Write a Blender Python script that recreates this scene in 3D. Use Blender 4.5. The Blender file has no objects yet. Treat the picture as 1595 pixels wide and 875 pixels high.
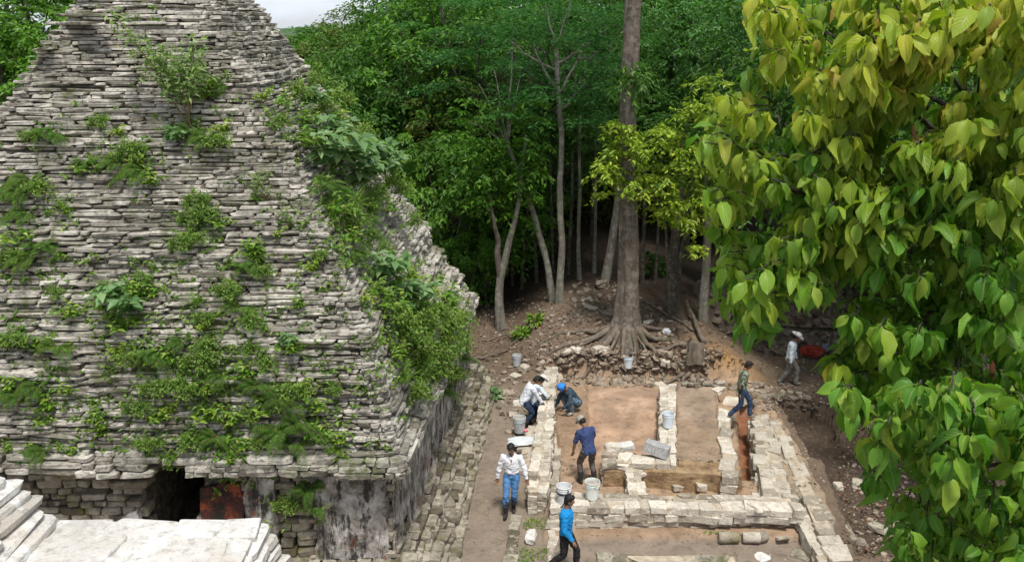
import bpy, math, random
import numpy as np
from mathutils import Vector, Matrix, Euler

# ------------------------------------------------------------------ camera, world, sun, exposure
sc = bpy.context.scene
COL = sc.collection
CAM_H = 10.2
PITCH = math.radians(15.8)
FPX = 1400.0
cam_d = bpy.data.cameras.new("camera")
cam = bpy.data.objects.new("camera", cam_d)
COL.objects.link(cam)
cam_d.sensor_width = 36
cam_d.lens = 36 * FPX / 1595
cam_d.clip_start = 0.1
cam_d.clip_end = 2000
cam.location = (0, 0, CAM_H)
cam.rotation_euler = (math.radians(90) - PITCH, 0, 0)
sc.camera = cam

SUN_EL, SUN_AZ = math.radians(67), math.radians(168)      # azimuth clockwise from +Y
world = bpy.data.worlds.new("World")
sc.world = world
world.use_nodes = True
wn = world.node_tree
wn.nodes.clear()
wo = wn.nodes.new("ShaderNodeOutputWorld")
bg = wn.nodes.new("ShaderNodeBackground")
sky = wn.nodes.new("ShaderNodeTexSky")
sky.sky_type = 'NISHITA'
sky.sun_disc = False
sky.sun_elevation = SUN_EL
sky.sun_rotation = SUN_AZ
wtc = wn.nodes.new("ShaderNodeTexCoord")
wmap = wn.nodes.new("ShaderNodeMapping")
wmap.inputs['Scale'].default_value = (1.0, 1.0, 3.0)
wno = wn.nodes.new("ShaderNodeTexNoise")
wno.inputs['Scale'].default_value = 3.2
wno.inputs['Detail'].default_value = 8
wno.inputs['Roughness'].default_value = 0.6
wr = wn.nodes.new("ShaderNodeValToRGB")
wr.color_ramp.elements[0].position = 0.34
wr.color_ramp.elements[0].color = (0.45, 0.45, 0.45, 1)
wr.color_ramp.elements[1].position = 0.60
wr.color_ramp.elements[1].color = (0.97, 0.97, 0.97, 1)
wm = wn.nodes.new("ShaderNodeMix")
wm.data_type = 'RGBA'
wm.inputs['B'].default_value = (9.2, 9.9, 10.9, 1)
wl = wn.links.new
wl(wtc.outputs['Generated'], wmap.inputs['Vector'])
wl(wmap.outputs[0], wno.inputs['Vector'])
wl(wno.outputs[0], wr.inputs[0])
wl(wr.outputs[0], wm.inputs['Factor'])
wl(sky.outputs[0], wm.inputs['A'])
wl(wm.outputs['Result'], bg.inputs['Color'])
bg.inputs['Strength'].default_value = 0.070
wl(bg.outputs[0], wo.inputs['Surface'])

sun_d = bpy.data.lights.new("sun", 'SUN')
sun = bpy.data.objects.new("sun", sun_d)
COL.objects.link(sun)
sun_d.energy = 3.0
sun_d.angle = math.radians(10)
sun_d.color = (1.0, 0.96, 0.90)
sdir = Vector((math.sin(SUN_AZ) * math.cos(SUN_EL), math.cos(SUN_AZ) * math.cos(SUN_EL), math.sin(SUN_EL)))
sun.rotation_euler = sdir.to_track_quat('Z', 'Y').to_euler()
sun.location = (0, 0, 40)

sc.view_settings.view_transform = 'Standard'
sc.view_settings.look = 'None'
sc.view_settings.exposure = 0.50
sc.view_settings.gamma = 1
sc.view_settings.use_curve_mapping = False
sc.cycles.max_bounces = 6
sc.cycles.transparent_max_bounces = 4

# ------------------------------------------------------------------ pixel helpers (photograph pixels -> world)
CP, SP = math.cos(PITCH), math.sin(PITCH)
def ray(px, py):
    a = (px - 797.5) / FPX
    v = (py - 437.5) / FPX
    return np.array([a, CP - v * SP, -SP - v * CP])
def at(px, py, z=0.0):
    r = ray(px, py)
    t = (z - CAM_H) / r[2]
    return np.array([r[0] * t, r[1] * t])
def atY(px, py, Y):
    r = ray(px, py)
    t = Y / r[1]
    return np.array([r[0] * t, Y, CAM_H + r[2] * t])

# ------------------------------------------------------------------ noise
def _h(ix, iy, iz, s):
    n = (ix * 374761393 + iy * 668265263 + iz * 2147483647 + s * 1274126177) & 0xffffffff
    n = ((n ^ (n >> 13)) * 1274126177) & 0xffffffff
    n = (n ^ (n >> 16)) & 0xffffffff
    return n / 4294967295.0
def vnoise(x, y, z=0.0, seed=0):
    x, y, z = np.broadcast_arrays(np.asarray(x, float), np.asarray(y, float), np.asarray(z, float))
    xi, yi, zi = np.floor(x).astype(np.int64), np.floor(y).astype(np.int64), np.floor(z).astype(np.int64)
    fx, fy, fz = x - xi, y - yi, z - zi
    fx, fy, fz = [f * f * (3 - 2 * f) for f in (fx, fy, fz)]
    r = 0
    for dx in (0, 1):
        for dy in (0, 1):
            for dz in (0, 1):
                w = (fx if dx else 1 - fx) * (fy if dy else 1 - fy) * (fz if dz else 1 - fz)
                r = r + w * _h(xi + dx, yi + dy, zi + dz, seed)
    return r * 2 - 1
def fbm(x, y, z=0.0, seed=0, octv=4):
    r, a, f = 0, 0.5, 1.0
    for o in range(octv):
        r = r + a * vnoise(x * f, y * f, np.asarray(z) * f, seed + o * 17)
        a *= 0.5
        f *= 2.03
    return r
def sstep(a, b, x):
    t = np.clip((x - a) / (b - a), 0, 1)
    return t * t * (3 - 2 * t)

# ------------------------------------------------------------------ mesh helpers
def tag(o, label=None, cat=None, group=None, kind=None):
    if label: o['label'] = label
    if cat: o['category'] = cat
    if group: o['group'] = group
    if kind: o['kind'] = kind
    return o
def empty(name, loc=(0, 0, 0), rz=0.0):
    o = bpy.data.objects.new(name, None)
    o.empty_display_size = 0.2
    o.location = loc
    o.rotation_euler = (0, 0, rz)
    COL.objects.link(o)
    return o
def copy_tree(o, parent=None):
    c = o.copy()
    COL.objects.link(c)
    if parent is not None:
        c.parent = parent
    for ch in list(o.children):
        copy_tree(ch, c)
    return c

class MB:
    """collects vertices and faces of one mesh"""
    def __init__(self):
        self.v, self.f, self.n = [], [], 0
        self.uv = []            # per face-corner uv (optional)
        self.tint = []          # per-vertex tint (optional)
        self.mi = []
    def add(self, v, f, uv=None, tint=None, mi=0):
        v = np.asarray(v, float).reshape(-1, 3)
        self.v.append(v)
        f = np.asarray(f, np.int64)
        self.f.append(f + self.n)
        self.n += len(v)
        if uv is not None: self.uv.append(uv)
        if tint is not None: self.tint.append(np.broadcast_to(tint, (len(v),)))
        self.mi.append(np.full(len(f), mi))
    def mesh(self, name, mats, smooth=False):
        me = bpy.data.meshes.new(name)
        V = np.concatenate(self.v) if self.v else np.zeros((0, 3))
        me.vertices.add(len(V))
        me.vertices.foreach_set('co', V.astype(np.float32).ravel())
        sizes = np.concatenate([np.full(len(f), f.shape[1]) for f in self.f])
        idx = np.concatenate([f.ravel() for f in self.f])
        me.loops.add(len(idx))
        me.loops.foreach_set('vertex_index', idx.astype(np.int32))
        me.polygons.add(len(sizes))
        st = np.concatenate([[0], np.cumsum(sizes)[:-1]])
        me.polygons.foreach_set('loop_start', st.astype(np.int32))
        me.polygons.foreach_set('material_index', np.concatenate(self.mi).astype(np.int32))
        me.polygons.foreach_set('use_smooth', np.full(len(sizes), smooth))
        if self.uv:
            l = me.uv_layers.new(name='uv')
            l.data.foreach_set('uv', np.concatenate([u.reshape(-1, 2) for u in self.uv]).astype(np.float32).ravel())
        if self.tint:
            a = me.attributes.new('tint', 'FLOAT', 'POINT')
            a.data.foreach_set('value', np.concatenate(self.tint).astype(np.float32))
        me.update(calc_edges=True)
        for m in (mats if isinstance(mats, (list, tuple)) else [mats]):
            me.materials.append(m)
        return me
    def build(self, name, mats, parent=None, smooth=False):
        o = bpy.data.objects.new(name, self.mesh(name, mats, smooth))
        COL.objects.link(o)
        if parent is not None: o.parent = parent
        return o

def _cube_template(k=4, p=6.0, inner=0.72):
    g = [-1, -inner, inner, 1] if k == 4 else [-1, 0, 1]
    ids, V, F = {}, [], []
    def vid(c):
        if c not in ids:
            ids[c] = len(V); V.append(c)
        return ids[c]
    for ax in range(3):
        for side in (0, k - 1):
            for i in range(k - 1):
                for j in range(k - 1):
                    q = []
                    for (a, b) in ((i, j), (i + 1, j), (i + 1, j + 1), (i, j + 1)):
                        c = [0, 0, 0]
                        c[ax] = side; c[(ax + 1) % 3] = a; c[(ax + 2) % 3] = b
                        q.append(vid(tuple(c)))
                    if side == 0: q.reverse()
                    F.append(q)
    P = np.array([[g[i] for i in c] for c in V], float)
    nrm = (np.abs(P) ** p).sum(1) ** (1 / p)
    P = P / nrm[:, None]
    return P, np.array(F)
TPL_V, TPL_F = _cube_template(4, 7.0)
TPLF_V, TPLF_F = _cube_template(4, 22.0, .85)
TPL3_V, TPL3_F = _cube_template(3, 5.0)

def stones(mb, C, A, B, U, D, rng, amp=0.10, low=False, tint=None, mi=0, flat=False):
    """C centres (N,3); A,B,U unit axes (N,3); D full dims (N,3). adds irregular worn blocks"""
    C, A, B, U, D = [np.asarray(q, float) for q in (C, A, B, U, D)]
    N = len(C)
    if N == 0: return
    T, F = (TPL3_V, TPL3_F) if low else ((TPLF_V, TPLF_F) if flat else (TPL_V, TPL_F))
    P = np.broadcast_to(T, (N,) + T.shape).copy()
    # taper, shear, and lumpy noise per stone
    tap = rng.uniform(-0.16, 0.16, (N, 1, 2))
    P[:, :, 1:2] *= 1 + tap[:, :, 0:1] * P[:, :, 0:1]
    P[:, :, 0:1] *= 1 + tap[:, :, 1:2] * P[:, :, 1:2]
    P[:, :, 0:1] += rng.uniform(-0.12, 0.12, (N, 1, 1)) * P[:, :, 1:2]
    off = rng.uniform(0, 900, (N, 1, 3))
    for a in range(3):
        q = P * 1.1 + off + a * 31.7
        P[:, :, a] += amp * vnoise(q[..., 0], q[..., 1], q[..., 2], a)
        q = P * 2.7 + off + a * 11.7
        P[:, :, a] += amp * 0.5 * vnoise(q[..., 0], q[..., 1], q[..., 2], a + 5)
    P = P * (D[:, None, :] / 2)
    W = C[:, None, :] + P[:, :, 0:1] * A[:, None, :] + P[:, :, 1:2] * B[:, None, :] + P[:, :, 2:3] * U[:, None, :]
    nf = np.arange(N)[:, None, None] * len(T) + F[None]
    tv = None if tint is None else np.repeat(np.broadcast_to(tint, (N,)), len(T))
    mb.add(W.reshape(-1, 3), nf.reshape(-1, 4), tint=tv, mi=mi)

def rand_axes(n, rng, flat=0.0):
    q = rng.normal(size=(n, 4)); q[:, 1:3] *= flat
    q /= np.linalg.norm(q, axis=1)[:, None]
    w, x, y, z = q.T
    A = np.stack([1 - 2 * (y * y + z * z), 2 * (x * y + w * z), 2 * (x * z - w * y)], 1)
    B = np.stack([2 * (x * y - w * z), 1 - 2 * (x * x + z * z), 2 * (y * z + w * x)], 1)
    U = np.stack([2 * (x * z + w * y), 2 * (y * z - w * x), 1 - 2 * (x * x + y * y)], 1)
    return A, B, U

def tube(mb, pts, rad, seg=8, lump=0.0, seed=0, cap=True, tint=None, mi=0, flute=None):
    P = np.asarray(pts, float)
    R = np.broadcast_to(np.asarray(rad, float), (len(P),))
    T = np.gradient(P, axis=0)
    T /= np.linalg.norm(T, axis=1)[:, None] + 1e-9
    ref = np.array([0.13, 0.97, 0.2]) if abs(T[0][1]) < 0.8 else np.array([1.0, 0.1, 0.1])
    rings = []
    ang = np.arange(seg) / seg * 2 * math.pi
    n = np.cross(T[0], ref); n /= np.linalg.norm(n)
    for i in range(len(P)):
        n = n - T[i] * np.dot(n, T[i]); n /= np.linalg.norm(n) + 1e-9
        b = np.cross(T[i], n)
        r = R[i] * np.ones(seg)
        if lump: r = r * (1 + lump * vnoise(np.cos(ang) * 2 + 7, np.sin(ang) * 2 + 3, np.full(seg, i * 0.45 + seed * 13.3), seed))
        if flute is not None: r = r * flute(i, ang)
        rings.append(P[i] + np.outer(np.cos(ang) * r, n) + np.outer(np.sin(ang) * r, b))
    V = np.concatenate(rings)
    F = []
    for i in range(len(P) - 1):
        for j in range(seg):
            k = (j + 1) % seg
            F.append((i * seg + j, i * seg + k, (i + 1) * seg + k, (i + 1) * seg + j))
    uv = None
    mb.add(V, F, tint=tint, mi=mi)
    if cap:
        for base, rev in ((0, True), ((len(P) - 1) * seg, False)):
            c = P[0] if base == 0 else P[-1]
            VV = np.vstack([V[base:base + seg], c])
            FF = [(j, (j + 1) % seg, seg) if not rev else ((j + 1) % seg, j, seg) for j in range(seg)]
            mb.add(VV, FF, tint=tint, mi=mi)

# ------------------------------------------------------------------ materials
class NT:
    def __init__(self, name):
        self.m = bpy.data.materials.new(name)
        self.m.use_nodes = True
        self.t = self.m.node_tree
        self.t.nodes.clear()
        self.out = self.n('ShaderNodeOutputMaterial')
    def n(self, ty, **kw):
        nd = self.t.nodes.new(ty)
        for k, v in kw.items():
            if k.startswith('_'): setattr(nd, k[1:], v)
            else: nd.inputs[k.replace('__', ' ')].default_value = v
        return nd
    def l(self, a, b): self.t.links.new(a, b)
    def coord(self, kind='Object'):
        return self.n('ShaderNodeTexCoord').outputs[kind]
    def pos(self):
        return self.n('ShaderNodeNewGeometry').outputs['Position']
    def noise(self, vec, scale, detail=5, rough=0.55, stretch=None, dist=0.0):
        if stretch:
            mp = self.n('ShaderNodeMapping'); mp.inputs['Scale'].default_value = stretch
            self.l(vec, mp.inputs['Vector']); vec = mp.outputs[0]
        nd = self.n('ShaderNodeTexNoise', Scale=scale, Detail=detail, Roughness=rough, Distortion=dist)
        self.l(vec, nd.inputs['Vector'])
        return nd.outputs[0]
    def ramp(self, fac, stops, interp='LINEAR'):
        nd = self.n('ShaderNodeValToRGB')
        cr = nd.color_ramp
        cr.interpolation = interp
        while len(cr.elements) < len(stops): cr.elements.new(0.5)
        for e, (p, c) in zip(cr.elements, stops):
            e.position = p
            if not hasattr(c, '__len__'): c = (c, c, c)
            e.color = (c[0], c[1], c[2], 1)
        self.l(fac, nd.inputs[0])
        return nd.outputs[0]
    def mix(self, fac, a, b, mode='MIX'):
        nd = self.n('ShaderNodeMix'); nd.data_type = 'RGBA'; nd.blend_type = mode
        for s, v in (('Factor', fac), ('A', a), ('B', b)):
            if hasattr(v, 'is_output') or isinstance(v, bpy.types.NodeSocket): self.l(v, nd.inputs[s])
            elif s == 'Factor': nd.inputs[0].default_value = v
            else: nd.inputs[s].default_value = (v[0], v[1], v[2], 1)
        return nd.outputs['Result']
    def math(self, op, a, b=None):
        nd = self.n('ShaderNodeMath'); nd.operation = op
        for i, v in enumerate((a, b)):
            if v is None: continue
            if isinstance(v, bpy.types.NodeSocket): self.l(v, nd.inputs[i])
            else: nd.inputs[i].default_value = v
        return nd.outputs[0]
    def finish(self, color, rough=0.9, bump=None, bstr=0.5, bdist=0.02, spec=0.3, metal=0.0):
        p = self.n('ShaderNodeBsdfPrincipled')
        for s, v in (('Base Color', color), ('Roughness', rough)):
            if isinstance(v, bpy.types.NodeSocket): self.l(v, p.inputs[s])
            elif s == 'Base Color': p.inputs[s].default_value = (v[0], v[1], v[2], 1)
            else: p.inputs[s].default_value = v
        p.inputs['Specular IOR Level'].default_value = spec
        p.inputs['Metallic'].default_value = metal
        if bump is not None:
            b = self.n('ShaderNodeBump'); b.inputs['Strength'].default_value = bstr; b.inputs['Distance'].default_value = bdist
            self.l(bump, b.inputs['Height']); self.l(b.outputs[0], p.inputs['Normal'])
        self.l(p.outputs[0], self.out.inputs[0])
        return self.m
def isl(n):
    return n.n('ShaderNodeNewGeometry').outputs['Random Per Island']

def limestone(name, light, mid, dark, mossy=0.0, contrast=1.0, mosscol=(0.10, 0.12, 0.035), dirt=(0.12, 0.10, 0.075), streak=0.5, scale=1.0):
    n = NT(name); v = n.pos()
    r = isl(n)
    c = n.ramp(r, [(0.0, dark), (0.22, mid), (0.6, light), (1.0, tuple(x * 1.08 for x in light))])
    # patches of grey lichen and weather across stones
    a = n.noise(v, 1.1 * scale, 6, 0.62, stretch=(1, 1, 2.2))
    pa = n.ramp(a, [(0.40, 1.0), (0.60, 0.0)])
    c = n.mix(n.math('MULTIPLY', pa, streak), c, tuple(x * 0.62 for x in mid))
    b = n.noise(v, 9.0 * scale, 5, 0.7, stretch=(1, 1, 2.5))
    pb = n.ramp(b, [(0.50, 0.0), (0.66, 1.0)])
    c = n.mix(n.math('MULTIPLY', pb, 0.65 * contrast), c, tuple(x * 0.45 for x in dark))
    b2 = n.noise(v, 5.0 * scale, 4, 0.6)
    pb2 = n.ramp(b2, [(0.55, 0.0), (0.68, 1.0)])
    c = n.mix(n.math('MULTIPLY', pb2, 0.7), c, tuple(min(0.85, x * 1.2) for x in light))
    d = n.noise(v, 2.3 * scale, 6, 0.7)
    pd = n.ramp(d, [(0.55, 0.0), (0.72, 1.0)])
    c = n.mix(n.math('MULTIPLY', pd, 0.5), c, dirt)
    if mossy > 0:
        e = n.noise(v, 1.7 * scale, 7, 0.72)
        pe = n.ramp(e, [(0.62 - mossy * 0.2, 0.0), (0.74 - mossy * 0.15, 1.0)])
        c = n.mix(n.math('MULTIPLY', pe, min(1, 0.4 + mossy)), c, mosscol)
    h = n.math('ADD', n.noise(v, 22, 6, 0.7), n.math('MULTIPLY', n.noise(v, 70, 3, 0.6), 0.35))
    return n.finish(c, 0.92, h, 0.9, 0.03)

M = {}
M['roof_stone'] = limestone('weathered roof limestone', (0.60, 0.56, 0.49), (0.36, 0.33, 0.275), (0.11, 0.095, 0.07), 0.5, 1.3, dirt=(0.12, 0.095, 0.06), streak=0.85)
M['wall_stone'] = limestone('mossy wall limestone', (0.38, 0.33, 0.26), (0.20, 0.165, 0.12), (0.06, 0.048, 0.035), 0.45, 1.0, mosscol=(.15,.14,.03))
M['plinth_stone'] = limestone('plinth limestone', (0.42, 0.375, 0.295), (0.25, 0.215, 0.16), (0.10, 0.083, 0.058), 0.55, 1.2, mosscol=(.11,.105,.035))
M['white_stone'] = limestone('white limestone', (0.76, 0.735, 0.69), (0.68, 0.645, 0.59), (0.46, 0.42, 0.36), 0.0, 0.8, streak=0.4, dirt=(.62,.5,.38), scale=1.6)
M['dig_stone'] = limestone('excavated limestone', (0.54, 0.485, 0.395), (0.40, 0.345, 0.27), (0.22, 0.185, 0.135), 0.15, 0.7, dirt=(0.26, 0.18, 0.11), streak=0.35, scale=1.5)
M['dig_cream'] = limestone('clean cream limestone', (0.68, 0.62, 0.52), (0.50, 0.44, 0.35), (0.28, 0.24, 0.185), 0.0, 0.8, dirt=(0.26, 0.185, 0.12), streak=0.4, scale=1.7)
M['heap'] = limestone('dirty brown slabs with painted shade', (0.24, 0.19, 0.145), (0.14, 0.105, 0.08), (0.06, 0.045, 0.033), 0.1, 0.7, dirt=(0.07, 0.05, 0.035), streak=0.6, scale=1.4)  # dirty heap stones, colour also darkened for the shade of the trees
M['rubble'] = limestone('rubble limestone', (0.42, 0.35, 0.27), (0.20, 0.15, 0.11), (0.09, 0.065, 0.045), 0.1, 0.7, dirt=(0.13, 0.09, 0.06), streak=0.5, scale=1.6)

def soil_mat():
    n = NT('soil'); v = n.pos()
    at_ = n.n('ShaderNodeAttribute'); at_.attribute_name = 'soil'
    c = at_.outputs['Color']
    a = n.noise(v, 1.3, 6, 0.65)
    c = n.mix(n.ramp(a, [(0.40, 0.55), (0.62, 0.0)]), c, n.mix(0.5, c, (0.045, 0.032, 0.022)))
    b = n.noise(v, 11, 6, 0.75)
    c = n.mix(n.ramp(b, [(0.52, 0.0), (0.70, 0.55)]), c, (0.30, 0.235, 0.17))
    b3 = n.noise(v, 4.5, 6, 0.75)
    c = n.mix(n.ramp(b3, [(0.50, 0.0), (0.66, 0.45)]), c, (0.07, 0.05, 0.034))
    g_ = n.n('ShaderNodeTexVoronoi', Scale=26.0); n.l(v, g_.inputs['Vector'])
    peb = n.ramp(g_.outputs['Distance'], [(0.0, 1.0), (0.16, 1.0), (0.24, 0.0)])
    sel = n.ramp(g_.outputs['Color'], [(0.60, 0.0), (0.66, 1.0)])
    at2 = n.n('ShaderNodeAttribute'); at2.attribute_name = 'pebble'
    pf = n.math('MULTIPLY', n.math('MULTIPLY', peb, sel), at2.outputs['Fac'])
    c = n.mix(pf, c, (0.42, 0.35, 0.27))
    h = n.math('ADD', n.noise(v, 14, 8, 0.75), n.math('MULTIPLY', pf, 0.4))
    return n.finish(c, 0.95, h, 0.9, 0.05, spec=0.15)
M['soil'] = soil_mat()

def plain(name, col, rough=0.8, var=0.15, scale=8, bump=0.3, spec=0.3, metal=0.0, bd=0.01):
    n = NT(name); v = n.coord('Object')
    f = n.noise(v, scale, 5, 0.6)
    c = n.mix(n.ramp(f, [(0.35, 0.0), (0.65, 1.0)]), tuple(x * (1 - var) for x in col), tuple(min(1, x * (1 + var)) for x in col))
    return n.finish(c, rough, n.noise(v, scale * 4, 4, 0.6), bump, bd, spec, metal)

def leaf_mat(name, ca, cb, cc=None, trans=0.35, rough=0.45, veins=False, objvar=0.12, spec=0.35, tint=None):
    """leaf colour varies per leaf (island) and a little per plant; some light passes through"""
    n = NT(name)
    r = isl(n)
    st = [(0.0, ca), (0.65, cb), (1.0, cc or cb)]
    c = n.ramp(r, st)
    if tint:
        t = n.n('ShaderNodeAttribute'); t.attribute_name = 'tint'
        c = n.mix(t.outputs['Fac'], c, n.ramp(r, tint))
    if objvar:
        oi = n.n('ShaderNodeObjectInfo').outputs['Random']
        c = n.mix(objvar, c, n.ramp(oi, [(0, (0.02, 0.05, 0.01)), (0.5, (0.12, 0.22, 0.03)), (1, (0.24, 0.28, 0.04))]))
    bump = None
    if veins:
        uv = n.n('ShaderNodeUVMap').outputs[0]
        sx = n.n('ShaderNodeSeparateXYZ'); n.l(uv, sx.inputs[0])
        ax = n.math('ABSOLUTE', n.math('SUBTRACT', sx.outputs[0], 0.5))
        mid = n.ramp(ax, [(0.0, 1.0), (0.03, 1.0), (0.06, 0.0)])
        sl = n.math('SUBTRACT', sx.outputs[1], n.math('MULTIPLY', ax, 0.75))
        w = n.math('FRACT', n.math('MULTIPLY', sl, 9.0))
        side = n.ramp(w, [(0.0, 1.0), (0.10, 0.6), (0.22, 0.0), (0.86, 0.0), (1.0, 1.0)])
        vv = n.math('MAXIMUM', mid, n.math('MULTIPLY', side, 0.55))
        c = n.mix(n.math('MULTIPLY', vv, 0.5), c, (0.30, 0.38, 0.09))
        spot = n.noise(n.coord('Object'), 7, 4, 0.7)
        c = n.mix(n.ramp(spot, [(0.64, 0.0), (0.70, 0.6)]), c, (0.20, 0.10, 0.03))
        bump = vv
    p = n.n('ShaderNodeBsdfPrincipled', Roughness=rough)
    p.inputs['Specular IOR Level'].default_value = spec
    n.l(c, p.inputs['Base Color'])
    if bump is not None:
        b = n.n('ShaderNodeBump'); b.inputs['Strength'].default_value = 0.5; b.inputs['Distance'].default_value = 0.006; b.invert = True
        n.l(bump, b.inputs['Height']); n.l(b.outputs[0], p.inputs['Normal'])
    tr = n.n('ShaderNodeBsdfTranslucent')
    c2 = n.mix(1.0, c, (1.0, 1.25, 0.45), 'MULTIPLY')
    n.l(c2, tr.inputs['Color'])
    ms = n.n('ShaderNodeMixShader'); ms.inputs[0].default_value = trans
    n.l(p.outputs[0], ms.inputs[1]); n.l(tr.outputs[0], ms.inputs[2])
    n.l(ms.outputs[0], n.out.inputs[0])
    return n.m

M['leaf_dark'] = leaf_mat('dark forest leaves', (0.025, 0.085, 0.012), (0.06, 0.16, 0.022), (0.13, 0.27, 0.035))
M['leaf_mid'] = leaf_mat('mid green forest leaves', (0.05, 0.15, 0.014), (0.11, 0.27, 0.025), (0.21, 0.38, 0.04))
M['leaf_olive'] = leaf_mat('olive forest leaves', (0.07, 0.10, 0.018), (0.13, 0.18, 0.03), (0.21, 0.25, 0.05))
M['leaf_yellow'] = leaf_mat('yellow green leaves', (0.16, 0.26, 0.02), (0.32, 0.44, 0.04), (0.50, 0.56, 0.08), objvar=0)
M['leaf_bluish'] = leaf_mat('cool green leaves', (0.03, 0.125, 0.03), (0.07, 0.23, 0.05), (0.15, 0.34, 0.085))
M['fern'] = leaf_mat('fern green', (0.06, 0.15, 0.03), (0.13, 0.27, 0.05), (0.28, 0.38, 0.09), objvar=0.15)
M['herb'] = leaf_mat('bright herb green', (0.09, 0.21, 0.02), (0.20, 0.36, 0.035), (0.36, 0.44, 0.07), objvar=0.15)
M['pale_leaf'] = leaf_mat('pale sapling green', (0.13, 0.22, 0.06), (0.22, 0.34, 0.09), (0.34, 0.40, 0.15), objvar=0.05)
M['shrub'] = leaf_mat('shrub green', (0.09, 0.18, 0.025), (0.18, 0.31, 0.05), (0.32, 0.40, 0.09), objvar=0.15)
M['grey_leaf'] = leaf_mat('greyish broad leaves', (0.09, 0.18, 0.06), (0.17, 0.30, 0.11), (0.28, 0.40, 0.18), objvar=0)
M['hero_leaf'] = leaf_mat('large glossy leaves', (0.05, 0.17, 0.015), (0.12, 0.30, 0.025), (0.24, 0.42, 0.04), trans=0.38, rough=0.42, veins=True, objvar=0,
                          tint=[(0.0, (0.24, 0.34, 0.025)), (0.45, (0.38, 0.44, 0.03)), (0.88, (0.50, 0.47, 0.05)), (1.0, (0.38, 0.24, 0.04))], spec=0.35)
M['dead_leaf'] = leaf_mat('dry brown leaves', (0.16, 0.05, 0.02), (0.30, 0.12, 0.04), (0.40, 0.20, 0.09), objvar=0)
M['stem'] = plain('green brown stems', (0.16, 0.13, 0.06), 0.8)

def bark(name, a, b, lich=0.4):
    n = NT(name); v = n.coord('Object')
    f = n.noise(v, 2.2, 7, 0.7, stretch=(3.5, 3.5, 0.7))
    c = n.ramp(f, [(0.32, a), (0.6, b)])
    g_ = n.noise(v, 5.5, 6, 0.75)
    c = n.mix(n.ramp(g_, [(0.49, 0.0), (0.57, lich)]), c, (0.42, 0.40, 0.34))
    h_ = n.noise(v, 1.0, 6, 0.7)
    c = n.mix(n.ramp(h_, [(0.52, 0.0), (0.66, 0.6)]), c, (0.055, 0.065, 0.02))
    return n.finish(c, 0.95, n.noise(v, 9, 7, 0.75, stretch=(3, 3, 0.6)), 1.0, 0.05, spec=0.15)
M['bark_big'] = bark('furrowed brown grey bark', (0.075, 0.055, 0.042), (0.20, 0.165, 0.135), 0.35)
M['bark_pale'] = bark('pale lichen bark', (0.13, 0.115, 0.09), (0.29, 0.27, 0.22), 0.7)
M['bark_dark'] = bark('dark forest bark', (0.05, 0.042, 0.032), (0.12, 0.105, 0.08), 0.3)
M['root'] = bark('grey brown roots', (0.10, 0.075, 0.055), (0.25, 0.20, 0.155), 0.2)
# ================================================================== TERRAIN
def poly(pts, z):
    return np.array([at(x, y, z) for x, y in pts])
def inside(P, X, Y):
    r = np.zeros(X.shape, bool)
    n = len(P); j = n - 1
    for i in range(n):
        xi, yi = P[i]; xj, yj = P[j]
        c = ((yi > Y) != (yj > Y)) & (X < (xj - xi) * (Y - yi) / (yj - yi + 1e-12) + xi)
        r ^= c
        j = i
    return r

ZONES = [  # polygon in photo pixels at its level, level, soil colour, pebbles, roughness
    # outside slope to the right of the building, below the kerb
    ([(1253, 690), (1330, 690), (1500, 740), (1600, 900), (1330, 900), (1300, 800)], -0.55, (0.095, 0.068, 0.050), 1.0, 0.05),
    # platform body (general level between walls)
    ([(858, 585), (1165, 588), (1215, 650), (1300, 810), (1270, 835), (850, 835)], 0.10, (0.42, 0.29, 0.19), 0.3, 0.012),
    # back room floor
    ([(914, 606), (1026, 600), (1028, 648), (914, 648)], 0.22, (0.50, 0.34, 0.235), 0.1, 0.010),
    ([(914, 648), (1028, 648), (1030, 712), (908, 712)], 0.10, (0.47, 0.31, 0.21), 0.1, 0.010),
    # earth block on which the crouching digger sits
    ([(866, 596), (918, 600), (914, 685), (866, 690)], 0.42, (0.38, 0.255, 0.165), 0.5, 0.035),
    # near left room
    ([(862, 712), (972, 700), (976, 772), (862, 772)], 0.02, (0.48, 0.33, 0.22), 0.2, 0.015),
    # right room, two levels
    ([(1052, 596), (1118, 600), (1118, 656), (1052, 656)], 0.50, (0.40, 0.30, 0.22), 0.5, 0.02),
    ([(1052, 656), (1120, 656), (1128, 728), (1050, 728)], 0.44, (0.36, 0.26, 0.18), 0.2, 0.015),
    # trench in front of the ledge
    ([(1000, 742), (1150, 745), (1150, 780), (1003, 780)], 0.0, (0.46, 0.32, 0.20), 0.3, 0.03),
    # red brown slot trench
    ([(1144, 650), (1170, 650), (1184, 770), (1154, 770)], -0.30, (0.30, 0.13, 0.065), 0.2, 0.02),
    # strip of paving soil between wall and kerb
    ([(1200, 660), (1225, 660), (1285, 770), (1230, 770)], 0.34, (0.38, 0.29, 0.20), 0.4, 0.02),
    # dark pit
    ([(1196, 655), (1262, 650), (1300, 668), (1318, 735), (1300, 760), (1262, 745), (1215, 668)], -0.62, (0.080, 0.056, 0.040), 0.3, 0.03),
]
def axis(lo, hi, step, out_lo, out_hi, grow=1.12):
    m = np.arange(lo, hi, step)
    r, s, x = [], step, hi
    while x < out_hi:
        r.append(x); s = min(s * grow, 12); x += s
    r.append(out_hi)
    l, s, x = [], step, lo - step
    while x > out_lo:
        l.append(x); s = min(s * grow, 12); x -= s
    l.append(out_lo)
    return np.concatenate([l[::-1], m, r])
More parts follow.
